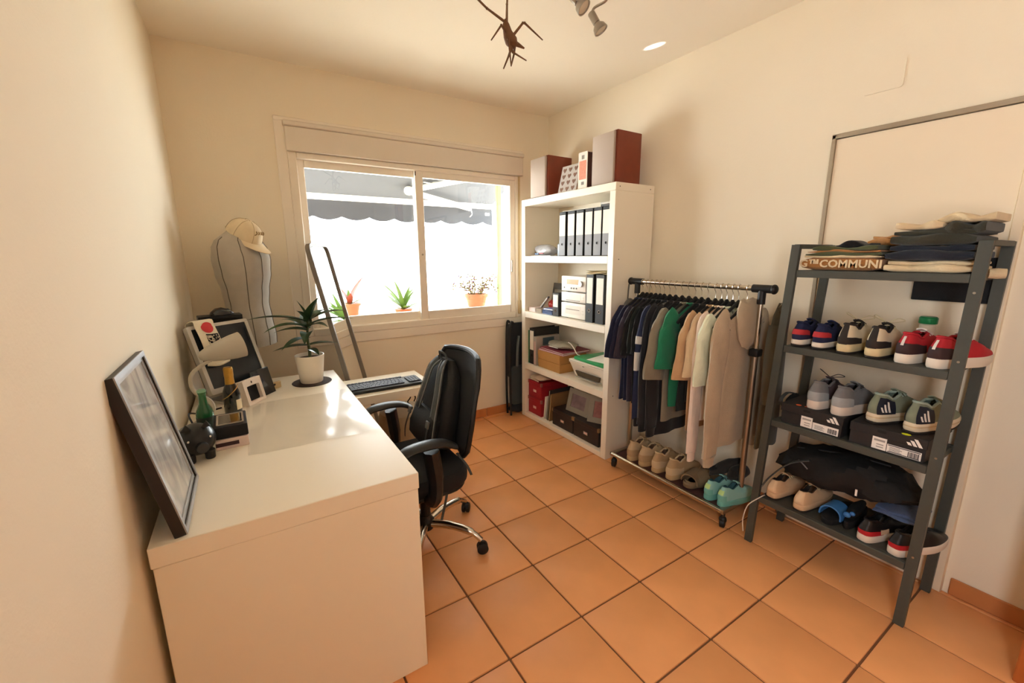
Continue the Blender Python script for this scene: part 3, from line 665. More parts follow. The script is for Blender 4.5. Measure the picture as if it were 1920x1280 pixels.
def backp(u, v):   # u -1..1 across, v 0..1 up
    hw = itp([(0, .175), (.12, .22), (.4, .238), (.75, .228), (.93, .20), (1, .175)], v)
    return Vector((.150 + .085 * v + .02 * math.sin(v * PI) * -1 - .035 * u * u, sy + hw * u, .525 + .43 * v))
MESHB = M('chair_mesh_black', '26282b', .75, var=.2, scale=400)
ob('back_mesh', grid(B(), lambda u, v: backp(2 * u - 1, v), 16, 16, .006), MESHB, ch)
lp_ = [backp(-1, v / 12) for v in range(13)] + [backp(u / 5, 1) + Vector((0, 0, .012 * (1 - (u / 5) ** 2))) for u in range(-4, 5)] + [backp(1, 1 - v / 12) for v in range(13)] + [backp(u / 5, 0) - Vector((0, 0, .012)) for u in range(4, -5, -1)]
ob('back_frame', tube(B(), lp_, .013, 8, closed=True), BLACK, ch)
b = B(); tube(b, cr([(-.02, sy, .40), (.12, sy, .39), (.19, sy, .45), (.175, sy, .56), (.19, sy, .70)], 6), .022, 8, flat=.6); ob('back_support', b, BLACK, ch)
for s in (-1, 1):
    yy = sy + s * .275
    b = B(); tube(b, cr([(-.08, yy * .86, .40), (-.07, yy, .42), (-.06, yy, .50), (-.075, yy, .64)], 6), [.022] * 7 + [.026] * 6 + [.03] * 6, 8, flat=1.3); ob('arm_support', b, BLACK, ch)
    b = B(); pts = cr([(-.225, yy, .630), (-.17, yy, .660), (-.09, yy, .668), (-.02, yy, .660), (.03, yy, .635)], 5); n = len(pts)
    tube(b, pts, [.032 + .008 * math.sin(PI * k / (n - 1)) for k in range(n)], 12, flat=.38, upv=(0, 0, 1)); ob('arm_pad', b, M('arm_pad_black', '1d1f22', .38, var=.08), ch)

# backpack against the chair back
bp = thing('backpack', 'black backpack with grey-edged shoulder straps resting on the office chair', 'backpack', (.060, .80, .482), rot=(0, math.radians(12), 0))
NYL = M('black_nylon', '1b1d1f', .7, var=.25, scale=40, bump=.35, bscale=90)
STR = M('strap_black', '454a4b', .65, var=.2, scale=80, bump=.4, bscale=150)
PIPE = M('grey_piping', '8a8e8c', .6)
def bpk(u, a):
    pass
rings = []
for k in range(15):
    t = k / 14; wd = itp([(0, .17), (.08, .27), (.5, .29), (.8, .25), (.95, .17), (1, .10)], t); dp = itp([(0, .07), (.08, .12), (.5, .10), (.85, .07), (1, .04)], t)
    rings.append([Vector((p[0] + .0 * t, p[1], .44 * t + .003)) for p in rrect(dp, wd, min(dp, wd) * .42, 4)])
ob('main_bag', loft(B(), rings), NYL, bp)
ob('lower_pocket', loft(B(), [[Vector((-.058 - .02 * math.sin(PI * min(1, t + .1)) + p[0] * (.5 if t in (0, 1) else 1), p[1] * (.8 if t in (0, 1) else 1), .02 + .17 * t)) for p in rrect(.05, .26, .02, 4)] for t in (0, .15, .5, .85, 1)]), NYL, bp)
for s in (-1, 1):
    pth = cr([(-.030, s * .035, .435), (-.054, s * .06, .39), (-.064, s * .085, .28), (-.075, s * .105, .16), (-.078, s * .12, .07)], 6)
    st = ob('shoulder_strap', tube(B(), pth, .028, 8, flat=.28, upv=(-1, 0, .1)), STR, bp)
    for q in (-1, 1): ob('strap_piping', tube(B(), [p + Vector((-.006, q * .026, 0)) for p in pth], .0022, 5), PIPE, st)
    ob('buckle', box(B(), (-.108, s * .12, .15), (.010, .03, .035), .003), M('buckle_grey', '5c6062', .4), st)
    b = B(); tube(b, cr([(-.106, s * .122, .14), (-.112, s * .135, .06), (-.10, s * .15, .0)], 4), .008, 6, flat=.25, upv=(-1, 0, 0)); ob('webbing', b, STR, bp)
b = B(); tube(b, cr([(-.02, -.04, .44), (-.035, -.03, .47), (-.035, .03, .47), (-.02, .04, .44)], 5), .009, 6, flat=.5); ob('top_handle', b, STR, bp)
b = B(); tube(b, cr([(-.09, -.15, .03), (-.03, -.20, -.03), (-.0, -.21, -.12), (.0, -.205, -.28)], 6), .007, 6, flat=.25, upv=(0, -1, 0)); ob('dangling_strap', b, STR, bp)
b = B(); tube(b, cr([(.05, -.15, .02), (.085, -.2, -.02), (.10, -.235, -.055)], 4), .010, 6, flat=.25); ob('loose_strap', b, STR, bp)

# pouf beyond the desk shelf
pu = thing('pouf', 'beige upholstered round pouf below the pull-out shelf', 'pouf', (.10, 1.385, 0), 0)
ob('cushion', lathe(B(), [(0, .10), (.14, .10), (.155, .14), (.16, .30), (.157, .44), (.145, .48), (.11, .497), (0, .50)], 36), cloth('pouf_beige', 'b3a48a'), pu)
ob('plinth', lathe(B(), [(0, 0), (.13, 0), (.13, .10), (0, .10)], 28), BLACKM, pu)
# ---------------------------------------------------------------- bookcase
def wob(name, bm, mat, t, **k):
    l = t.location; xf(bm, 0, TR(-l.x, -l.y, -l.z)); return ob(name, bm, mat, t, **k)
BX0, BX1, BY0, BY1 = 1.350, 1.705, .900, 1.950
bc = thing('bookcase', 'tall white open bookcase with four shelf bays against the right wall', 'bookcase', (1.5275, 1.425, 0))
wob('side_panel', bx(BX0, BX1, BY0, BY0 + .05, 0, 1.80, .002), WHITE, bc)
wob('side_panel', bx(BX0, BX1, BY1 - .05, BY1, 0, 1.80, .002), WHITE, bc)
wob('top_panel', bx(BX0, BX1, BY0, BY1, 1.80, 1.85, .002), WHITE, bc)
SH = [.0, .438, .892, 1.352]
for z in SH: wob('shelf', bx(BX0, BX1, BY0 + .05, BY1 - .05, z, z + (.04 if z == 0 else .05), .002), WHITE, bc)
b = B()
for (x, z) in ((1.385, 1.825), (1.665, 1.825), (1.40, 1.38), (1.40, .915), (1.66, .915), (1.40, .46)): lathe(b, [(.0035, 0), (.0035, .0008), (0, .0008)], 8, m=TR(x, BY0, z) @ FACE_NY)
wob('screw_hole', b, BLACKM, bc)
Z1, Z2, Z3, Z4 = 1.4025, .9425, .4885, .0405
XF = 1.380

WOODR = M('speaker_cherry', '7c3520', .4, var=.12, scale=18)
GRIL = M('speaker_grille_silver', 'b5a69a', .7, var=.04, scale=300, bump=.3, bscale=900)
def hifi(label, x0, y0, y1, z1, xd):
    t = thing('bookshelf_speaker', label, 'speaker', (x0 + xd / 2, (y0 + y1) / 2, 1.8505), 0, 'speakers on the bookcase')
    wob('cabinet', bx(x0 + .02, x0 + xd, y0, y1, 1.8505, z1, .004, 2), WOODR, t)
    g = wob('grille', bx(x0, x0 + .02, y0 + .012, y1 - .004, 1.855, z1 - .006, .006, 2), GRIL, t)
    wob('badge', bx(x0 - .002, x0, (y0 + y1) / 2 - .012, (y0 + y1) / 2 + .012, 1.905, 1.915, .0008), M('badge_silver', 'e0dad0', .25, .8), g)
hifi('smaller cherry wood speaker with silver grille by the window end of the bookcase top', 1.365, 1.64, 1.85, 2.148, .25)
hifi('larger cherry wood speaker with silver grille on the near end of the bookcase top', 1.385, .955, 1.165, 2.170, .235)
# heart cut-out sheet
hs_ = thing('heart_card', 'silver card of heart shaped cut-outs leaning on the bookcase top', 'card', (1.392, 1.43, 1.8505), rot=(0, math.radians(13), 0))
ob('sheet', bx(0, .004, -.10, .10, 0, .20, .001), M('card_silver', 'bdb6b0', .5, .2), hs_)
HEART = [(x * 1.5, y * 1.5) for x, y in [(0, -.011), (.006, -.005), (.011, .001), (.012, .006), (.009, .010), (.005, .010), (0, .006), (-.005, .010), (-.009, .010), (-.012, .006), (-.011, .001), (-.006, -.005)]]
for r_ in range(4):
    for c_ in range(3): ob('heart', prism(B(), HEART, 0, .002, TR(0, .062 - .062 * c_, .028 + .046 * r_) @ FACE_NX), M('heart_brown', '7c5c4c', .7), hs_)
t = thing('printed_carton', 'tall white carton printed with coral flowers between the speakers', 'box', (1.43, 1.248, 1.8505))
wob('carton', bx(1.385, 1.475, 1.205, 1.297, 1.8505, 2.092, .002), M('carton_white', 'e4dcd0', .6), t)
wob('side_print', bx(1.388, 1.472, 1.2045, 1.205, 1.86, 2.085), M('carton_side_brown', '5a4038', .7), t)
CORAL = M('coral_print', 'd88a70', .6, var=.35, scale=90)
wob('flower_print', bx(1.3843, 1.385, 1.215, 1.285, 1.915, 2.035), CORAL, t)
wob('grey_print', bx(1.3843, 1.385, 1.235, 1.262, 2.045, 2.07), M('grey_print_ink', '8f867c', .6), t)
wob('grey_print', bx(1.3843, 1.385, 1.235, 1.262, 1.88, 1.90), MATS['grey_print_ink'], t)

# binders
GBIND = M('binder_edge', '2b2927', .6, var=.1); GLOW = M('binder_grey_paper', '8f8f93', .6, var=.06, scale=120); LABW = M('binder_label', 'efe9dc', .7)
def binder(label, ya, yb, z0, h, x0=XF, dep=.27, style=0, group=None):
    t = thing('ring_binder', label, 'binder', (x0 + dep / 2, (ya + yb) / 2, z0), 0, group)
    w = abs(yb - ya); 
    b = bx(0, .004, -w / 2, w / 2, 0, h, .0015); bx(.004, dep, -w / 2, -w / 2 + .003, 0, h, bm=b); bx(.004, dep, w / 2 - .003, w / 2, 0, h, bm=b)
    xf(b, 0, TR(-dep / 2, 0, 0)); ob('cover', b, GBIND, t)
    ob('pages', bx(-dep / 2 + .02, dep / 2 - .01, -w / 2 + .006, w / 2 - .006, .003, h - .02), PAPER, t)
    X = -dep / 2
    if style == 0:
        ob('spine_paper', bx(X - .0008, X, -w / 2 + .003, w / 2 - .003, .004, h * .46), GLOW, t)
        lw = .003
        ob('spine_label', bx(X - .0012, X, -w / 2 + lw, w / 2 - lw, h * .46, h * .93), LABW, t)
    else:
        ob('spine_label', bx(X - .0012, X, -w / 2 + .008, w / 2 - .008, h * .40, h * .93), LABW, t)
    zc = h * (.27 if style == 0 else .25)
    ob('finger_ring', lathe(B(), [(.0085, 0), (.0125, 0), (.0125, .002), (.0085, .002), (.0085, 0)], 16, m=TR(X - .0008, 0, zc) @ FACE_NX, cap=False), CHROME if style else GLOW, t)
    ob('finger_hole', lathe(B(), [(.0088, 0), (.0088, .0009), (0, .0009)], 16, m=TR(X - .0006, 0, zc) @ FACE_NX), BLACKM, t)
    return t
nth = ['leftmost', 'second from the left', 'third from the left', 'fourth from the left', 'fifth from the left', 'rightmost']
for (yb, ya), n_ in zip([(1.489, 1.416), (1.392, 1.315), (1.298, 1.222), (1.206, 1.132), (1.120, 1.046), (1.036, .962)], nth):
    binder('white labelled binder on the top shelf, %s of the six' % n_, ya, yb, Z1, .315, group='binders on the top shelf')
t = thing('loose_papers', 'white papers lying flat on the top shelf binders', 'papers', (1.5, 1.28, Z1 + .3155), .05)
ob('sheets', grid(B(), lambda u, v: (-.11 + .2 * u, -.16 + .34 * v, .004 + .004 * math.sin(v * 9) * math.sin(u * 5)), 8, 12, .003), PAPER, t)
t = thing('small_case', 'pale flat case lying on the rightmost top shelf binders', 'case', (1.47, 1.01, Z1 + .3155))
ob('lid', bx(-.085, .085, -.05, .06, .014, .028, .003), M('case_grey', 'c6c2ba', .5), t); ob('tray', bx(-.083, .083, -.048, .058, 0, .0135, .003), M('case_dark', '4d4a48', .5), t)
# plastic bag of bits and small bottle
def blob(bm, c, s, seed, amp=.18, nu=20, nv=12):
    rnd = random.Random(seed); ph = [rnd.uniform(0, 6.28) for _ in range(6)]
    rings = []
    for i in range(nv + 1):
        th = PI * (i + .02) / (nv + .04); r = []
        for j in range(nu):
            a = 2 * PI * j / nu; k = 1 + amp * (math.sin(3 * a + ph[0]) * math.sin(2 * th + ph[1]) + .6 * math.sin(5 * a + ph[2] + th * 3) * math.sin(th))
            r.append(Vector((c[0] + s[0] * math.sin(th) * math.cos(a) * k, c[1] + s[1] * math.sin(th) * math.sin(a) * k, max(c[2] - s[2] * .98, c[2] - s[2] * math.cos(th) * k))))
        rings.append(r)
    return loft(bm, rings)
t = thing('plastic_bag', 'crumpled clear bag of small blue and red items on the top shelf', 'bag', (1.47, 1.75, Z1))
ob('bag_film', blob(B(), (0, .02, .046), (.06, .13, .046), 3, .12), M('bag_film_grey', 'b4b4b6', .25, var=.3, scale=25, bump=.6, bscale=40), t)
ob('red_item', box(B(), (-.063, -.0, .022), (.006, .06, .008), .002), M('red_plastic', 'b03a3a', .4), t)
ob('blue_item', box(B(), (-.064, .06, .018), (.006, .05, .012), .002), M('blue_plastic', '5a7fae', .4), t)
ob('flat_sleeve', bx(-.07, .06, -.13, .14, 0, .006), M('sleeve_white', 'd8d4cc', .4), t)
t = thing('small_bottle', 'little clear blue bottle with a red cap beside the top shelf binders', 'bottle', (1.45, 1.545, Z1))
ob('body', lathe(B(), [(0, 0), (.028, 0), (.03, .004), (.03, .085), (.016, .10), (0, .10)], 20), M('pale_blue_plastic', 'a9b7c4', .25), t)
ob('cap', lathe(B(), [(.013, .098), (.013, .135), (.011, .138), (0, .138)], 16), M('red_brown_cap', '8a3a34', .4), t)

# second bay
binder('black binder with white spine label left of the other on the stereo shelf', 1.104, 1.176, Z2, .335, style=1, group='binders beside the stereo')
binder('black binder with white spine label at the right end of the stereo shelf', 1.000, 1.080, Z2, .335, style=1, group='binders beside the stereo')
binder('narrow low binder with white label beside the stereo', 1.485, 1.558, Z2, .178, dep=.2, style=1)
t = thing('folded_papers', 'yellowed papers lying on the stereo shelf black binders', 'papers', (1.49, 1.09, Z2 + .3355))
for k in range(3): ob('sheet', grid(B(), lambda u, v: (-.11 + .22 * u, -.10 + .19 * v, .004 + .007 * k + .006 * math.sin(v * 5 + k) * (1 - u)), 4, 8, .003), M('paper_yellowed', 'c9b98f', .85), t)
HIFI = M('hifi_white', 'efe9df', .4, var=.01)
def unit(label, z0, h, kind, w=.268):
    t = thing('stereo_unit', label, 'stereo', (1.50, 1.321, z0), 0, 'stereo units in a stack')
    ob('casing', bx(-.10, .13, -w / 2, w / 2, .006, h, .003), HIFI, t); fp_ = ob('faceplate', bx(-.115, -.10, -w / 2 - .001, w / 2 + .001, .008, h, .004, 2), HIFI, t)
    for s in (-1, 1): ob('foot', bx(-.09, .11, s * .1 - .012, s * .1 + .012, 0, .006), M('foot_grey', '6c6a68', .6), t)
    X = -.1152
    if kind == 0:
        ob('display', bx(X - .0006, X, -.055, .075, h * .50, h * .80), M('display_amber', 'b98a48', .2, var=.3, scale=15), fp_)
        ob('volume_knob', lathe(B(), [(.021, 0), (.021, .012), (.018, .016), (0, .016)], 24, m=TR(X, -.09, h * .55) @ FACE_NX), SILVER, fp_)
        for k in range(3): ob('button', lathe(B(), [(.006, 0), (.006, .004), (0, .004)], 10, m=TR(X, .02 - .028 * k, h * .26) @ FACE_NX), M('foot_grey', '6c6a68'), fp_)
        ob('headphone_jack', lathe(B(), [(.006, 0), (.006, .002), (0, .002)], 10, m=TR(X, .10, h * .28) @ FACE_NX), M('foot_grey', '6c6a68'), fp_)
    else:
        ob('tray_panel', bx(X - .001, X, -.085, .085, h * .30, h * .86, .0004), M('hifi_panel', 'e4ddd0', .3), fp_)
        ob('slot', bx(X - .0016, X, -.075, .075, h * (.22 if kind == 1 else .58), h * (.27 if kind == 1 else .62)), M('slot_brown', '7c6a58', .5), fp_)
        for k in range(2): ob('button', bx(X - .002, X, -.118, -.10, h * (.35 + .2 * k), h * (.42 + .2 * k)), M('hifi_panel', 'e4ddd0'), fp_)
unit('white stereo cassette deck at the bottom of the stack', Z2, .118, 2)
unit('white stereo disc player in the middle of the stack', Z2 + .1185, .078, 1)
unit('white stereo receiver with amber display on top of the stack', Z2 + .197, .118, 0)
t = thing('dark_photo_print', 'dark print standing at the back of the stereo shelf left side', 'picture', (1.60, 1.75, Z2), rot=(0, math.radians(9), 0))
ob('panel', bx(0, .006, -.125, .125, 0, .235, .001), M('print_dark_grey', '5c5c5e', .25, var=.35, scale=14, coat=.5), t)
ob('photo', bx(-.0006, 0, -.06, .10, .10, .15), M('photo_black', '2c2c2e', .3), t); ob('photo', bx(-.0006, 0, -.085, .10, .15, .18), M('photo_pale', '9a988f', .3), t)
t = thing('red_ribbon_bow', 'shiny red ribbon bow lying on the stereo shelf', 'ribbon', (1.48, 1.66, Z2 + .036))
for k, (c, s) in enumerate([((0, .03, .035), (.03, .045, .034)), ((0, -.03, .03), (.03, .05, .03)), ((-.01, 0, .03), (.018, .018, .028))]): ob('ribbon_loop', blob(B(), c, s, k + 5, .1), M('red_satin', 'a82820', .35, var=.2), t)
t = thing('scissors_case', 'flat grey case leaning diagonally beside the red ribbon', 'case', (1.43, 1.78, Z2 + .040), rot=(math.radians(48), 0, 0))
ob('sleeve', bx(-.01, .01, -.008, .008, 0, .13, .003), M('case_silver', 'a49c94', .4), t); ob('tip', bx(-.008, .008, -.006, .006, .13, .145, .003), BLACK, t)
for (lb, ya, yb, h, mt_, nm) in [('small white and pink carton at the left end of the stereo shelf', 1.80, 1.895, .036, M('carton_pale_pink', 'e6d5cf', .6), 'small_carton'), ('taupe flat box next to the white carton on the stereo shelf', 1.71, 1.793, .034, M('carton_taupe', '9c8c78', .7), 'flat_box'), ('glossy dark blue box below the red ribbon on the stereo shelf', 1.572, 1.70, .034, M('box_blue', '42557c', .25, coat=.3), 'flat_box')]:
    t = thing(nm, lb, 'box', (1.44, (ya + yb) / 2, Z2)); ob('carton', bx(-.055, .06, -(yb - ya) / 2, (yb - ya) / 2, 0, h - .008, .002), mt_, t); ob('lid', bx(-.056, .061, -(yb - ya) / 2 - .0005, (yb - ya) / 2 + .0005, h - .008, h, .002), mt_, t)
t = thing('blue_notebook', 'pale blue notebook lying on the dark blue box', 'notebook', (1.45, 1.635, Z2 + .0345), .1)
ob('cover', bx(-.06, .06, -.06, .055, 0, .012, .002), M('notebook_blue', '8593c4', .5), t); ob('pages', bx(-.0605, .055, -.058, .05, .003, .009), PAPER, t); 

# third bay
t = thing('green_folder', 'thin green folder upright at the left end of the printer shelf', 'folder', (1.50, 1.888, Z3)); ob('cover', bx(-.12, .13, -.006, .006, 0, .29, .002), M('folder_green', '2f7a4a', .5), t); ob('pages', bx(-.115, .12, -.003, .003, .004, .292), PAPER, t)
binder('black binder with a white label at the left end of the printer shelf', 1.808, 1.875, Z3, .312, style=1)
t = thing('magazine_file', 'clear plastic file of documents beside the printer shelf binder', 'file', (1.49, 1.782, Z3))
ob('sleeve', bx(-.12, .13, -.018, .018, 0, .25, .002), M('sleeve_grey_clear', 'b7b0a6', .2, var=.1), t); ob('documents', bx(-.122, -.12, -.012, .012, .01, .21), M('documents_pink', 'c9aaa0', .7), t); ob('printed_card', bx(-.05, .07, -.0185, -.018, .17, .235), M('card_teal', '4d626a', .4), t)
KR = M('kraft_box', 'b8884e', .85, var=.06, scale=20)
for k, lb in enumerate(('kraft cardboard box at the bottom of the pair on the printer shelf', 'kraft cardboard box on top of the other on the printer shelf')):
    t = thing('cardboard_box', lb, 'box', (1.51, 1.60 + .004 * k, Z3 + .073 * k), 0, 'kraft boxes on the printer shelf')
    ob('tray', bx(-.13, .15, -.145, .145, 0, .0715, .002), KR, t); ob('lid_flap', bx(-.132, -.13, -.1455, .1455, .03, .0715), KR, t)
for k, (lb, mt_) in enumerate([('pink folder at the bottom of the pile on the kraft boxes', M('folder_pink', 'c48a90', .6)), ('dark red folder on the pink folder above the kraft boxes', M('folder_wine', '8a3a48', .6))]):
    t = thing('document_folder', lb, 'folder', (1.52, 1.58 - .02 * k, Z3 + .1465 + .014 * k), .04 * (1 - 2 * k)); ob('cover', bx(-.14, .14, -.15, .16, 0, .0035), mt_, t); ob('cover', bx(-.14, .14, -.15, .16, .0095, .013), mt_, t); ob('pages', bx(-.135, .13, -.147, .155, .0035, .0095), PAPER, t)
t = thing('plastic_sleeve', 'crumpled clear plastic sleeve on top of the red folder', 'bag', (1.50, 1.57, Z3 + .1745)); ob('film', blob(B(), (0, 0, .028), (.10, .14, .028), 11, .12), M('bag_film_olive', 'a8a494', .25, var=.3, scale=25, bump=.6, bscale=40), t); ob('seal_strip', box(B(), (-.1, 0, .02), (.004, .12, .006), .001), PAPER, t)
PR = M('printer_white', 'e9e1d2', .4, var=.01)
t = thing('printer', 'white flatbed inkjet printer with a tapered front on the third shelf', 'printer', (1.53, 1.155, Z3))
def prf(xf_, w, z): return [Vector((xf_, -w, z)), Vector((.13, -w, z)), Vector((.13, w, z)), Vector((xf_, w, z))]
ob('body', loft(B(), [prf(-.085, .150, 0), prf(-.11, .165, .03), prf(-.145, .185, .125), prf(-.15, .19, .128), prf(-.15, .19, .136)]), PR, t)
ob('scanner_lid', bx(-.152, .132, -.192, .192, .138, .150, .004, 2), PR, t)
ob('output_slot', loft(B(), [[Vector((-.126 - .004, -.11, .03)), Vector((-.09, -.11, .03)), Vector((-.09, .11, .03)), Vector((-.13, .11, .03))], [Vector((-.139, -.13, .068)), Vector((-.10, -.13, .068)), Vector((-.10, .13, .068)), Vector((-.139, .13, .068))]]), M('slot_dark_brown', '544838', .6), t)
ob('paper_tray', box(B(), (-.125, 0, .024), (.05, .24, .005), .002), SILVER, t); ob('power_button', box(B(), (-.1495, .03, .118), (.003, .02, .005), .001), M('foot_grey', '6c6a68'), t)
GF = M('folder_bright_green', '2f9a58', .4)
t = thing('green_document_wallet', 'bright green document wallet lying on the printer', 'folder', (1.525, 1.135, Z3 + .1505), -.05); ob('wallet', bx(-.14, .15, -.16, .165, 0, .022, .006, 2), GF, t); ob('flap', bx(-.139, .0, -.155, .16, .022, .0245, .001), GF, t)
t = thing('paper_sheet', 'white paper sheet on the green wallet over the printer', 'paper', (1.52, 1.08, Z3 + .1755), .15); ob('sheet', grid(B(), lambda u, v: (-.12 + .2 * u, -.10 + .2 * v, .001 + .005 * u * v), 6, 6, .001), PAPER, t)
b = B(); tube(b, cr([(1.50, 1.50, Z3 + .233), (1.44, 1.40, Z3 + .245), (1.41, 1.33, Z3 + .23), (1.41, 1.29, Z3 + .19), (1.43, 1.28, Z3 + .18)], 6), .004, 6)
t = tag(ob('white_cable', b, OFFW), 'white cable arching from the folders to the green wallet', 'cable')
b = B(); tube(b, cr([(1.64, 1.18, Z3 + .39), (1.64, 1.22, Z3 + .36), (1.64, 1.16, Z3 + .34), (1.64, 1.10, Z3 + .37), (1.64, 1.14, Z3 + .385), (1.64, 1.07, Z3 + .35), (1.65, 1.09, Z3 + .28), (1.66, 1.10, Z3 + .20)], 6), .004, 6); tube(b, cr([(1.65, 1.05, Z3 + .39), (1.655, 1.06, Z3 + .3), (1.66, 1.05, Z3 + .2)], 6), .004, 6)
tag(ob('black_cable', b, BLACK), 'black tangled cable hanging behind the printer', 'cable')

# bottom bay
RED = M('box_red', 'a01f2c', .5, var=.06, scale=30); REDC = M('box_corner_metal', 'a8706a', .4, .5)
def obox(label, x0, x1, ya, yb, z0, h, mat, group, plate, corner, lidh=.03):
    t = thing('storage_box', label, 'box', ((x0 + x1) / 2, (ya + yb) / 2, z0), 0, group); hx, hy = (x1 - x0) / 2, (yb - ya) / 2
    ob('box_body', bx(-hx + .003, hx - .003, -hy + .003, hy - .003, 0, h - .012, .003), mat, t)
    ob('lid', bx(-hx, hx, -hy, hy, h - lidh, h, .003), mat, t)
    p = ob('label_holder', ring_frame(B(), rrect(.045, .024, .003), rrect(.036, .016, .002), 0, .002, TR(-hx + .003, 0, (h - lidh) * .55) @ FACE_NX), plate, t)
    ob('label_card', bx(-hx + .0022, -hx + .003, -.018, .018, (h - lidh) * .55 - .008, (h - lidh) * .55 + .008), M('label_pink_white', 'eccfc8', .7), t)
    for s in (-1, 1): ob('corner_cap', bx(-hx - .001, -hx + .014, s * hy - .014 if s > 0 else -hy - .001, s * hy + .001 if s > 0 else -hy + .014, h - lidh + .002, h + .001), corner, t)
    return t
obox('red storage box on the bottom shelf under another red box', XF, 1.68, 1.700, 1.895, Z4, .148, RED, 'red boxes', M('plate_pale', 'e5b8b0', .4, .4), REDC)
obox('red storage box stacked on top with a cloth over it', XF, 1.68, 1.700, 1.895, Z4 + .150, .148, RED, 'red boxes', MATS['plate_pale'], REDC)
t = thing('cloth_bundle', 'crumpled cream cloth lying on the upper red box', 'cloth', (1.47, 1.80, Z4 + .299)); ob('cloth', blob(B(), (0, 0, .024), (.095, .085, .024), 21, .14, 28, 14), cloth('bundle_cream', 'd9c8b2'), t); ob('hem', tube(B(), cr([(-.09, -.06, .012), (-.1, 0, .02), (-.09, .06, .012)], 4), .005, 6), MATS['cloth_bundle_cream'], t)
for k, (lb, yy, lean, mt_, h) in enumerate([('white folder leaning right of the red boxes', 1.672, 6, PAPER, .20), ('dark folder leaning between the white and brown folders', 1.632, 7, M('folder_dark', '3c3636', .7), .27), ('brown paper folder leaning against the black boxes', 1.605, 6, M('folder_brown', '96744a', .7), .24)]):
    t = thing('leaning_folder', lb, 'folder', (1.52, yy, Z4), rot=(math.radians(lean), 0, 0)); ob('cover', bx(-.13, .13, -.009, -.006, 0, h, .001), mt_, t); ob('cover', bx(-.13, .13, .004, .007, 0, h, .001), mt_, t); ob('pages', bx(-.125, .125, -.006, .004, .003, h - .006), M('pages_cream', 'd9c9a4', .8), t)
BB = M('box_black_leatherette', '2e2724', .5, var=.1, scale=40, bump=.2); CRN = M('brass_corner', 'a58c6c', .35, .7)
obox('black storage box with metal pull left of its twin on the bottom shelf', XF, 1.68, 1.287, 1.548, Z4, .142, BB, 'black boxes', STEEL, CRN)
obox('black storage box with metal pull at the near end of the bottom shelf', XF, 1.68, 1.002, 1.283, Z4, .142, BB, 'black boxes', STEEL, CRN)
def photo(label, loc, yaw, w, h, lean, mat2):
    t = thing('framed_photo', label, 'photo frame', loc, rot=Matrix((RM(0, 0, yaw) @ RM(0, math.radians(lean), 0))).to_euler(), group='photo frames on black boxes')
    ob('frame', ring_frame(B(), rrect(w, h, .002, 2, 0, h / 2), rrect(w - .08, h - .08, .001, 2, 0, h / 2), 0, .012, FACE_NX), M('frame_grey_green', '8f8a7c', .45, var=.04), t)
    ob('photograph', bx(-.004, -.002, -(w - .078) / 2, (w - .078) / 2, .039, h - .039), mat2, t)
    ob('easel_back', bx(0, .004, -w / 2 + .004, w / 2 - .004, .004, h - .004), BLACKM, t)
PH1 = M('photo_mauve', '7c6870', .3, var=.75, scale=16, coat=.4); PH2 = M('photo_rose', '9c6a68', .3, var=.75, scale=18, coat=.4)
photo('grey photo frame with a family snapshot on the left black box', (1.45, 1.32, Z4 + .145), math.radians(3), .235, .185, 14, PH1)
photo('grey photo frame turned towards the side panel on the right black box', (1.455, 1.075, Z4 + .145), math.radians(24), .19, .20, 16, PH2)

# folded chair between bookcase and window wall
fc = thing('folding_chair', 'folded dark folding chair standing between the bookcase and window wall', 'chair', (1.36, 2.015, 0))
NAVY = M('folding_fabric_dark', '20262c', .7, var=.2, scale=40, bump=.3)
ob('fabric_back', prism(B(), rrect(.26, .50, .05, 5, 0.015, .58), -.02, .02, RM(PI / 2, 0, 0)), NAVY, fc)
ob('fabric_seat', prism(B(), rrect(.24, .36, .03, 4, 0.02, .27), -.012, .012, TR(0, -.022, 0) @ RM(PI / 2, 0, 0)), M('folding_seat_slate', '3a4448', .7, var=.15, scale=30), fc)
for (x, y) in ((-.11, -.04), (.13, -.04), (-.105, .03), (.13, .03)):
    ob('leg', tube(B(), cr([(x, y, .0), (x - .008, y, .3), (x, y, .80), (x + .03, y, .835)], 5), .010, 8), BLACK, fc)
ob('arm_rest', tube(B(), cr([(-.05, -.047, .45), (-.045, -.05, .62), (-.03, -.047, .72)], 5), .012, 8), M('folding_arm_slate', '5c666a', .5), fc)
ob('foot_bag', blob(B(), (.01, 0, .05), (.12, .035, .05), 4, .08), NAVY, fc)
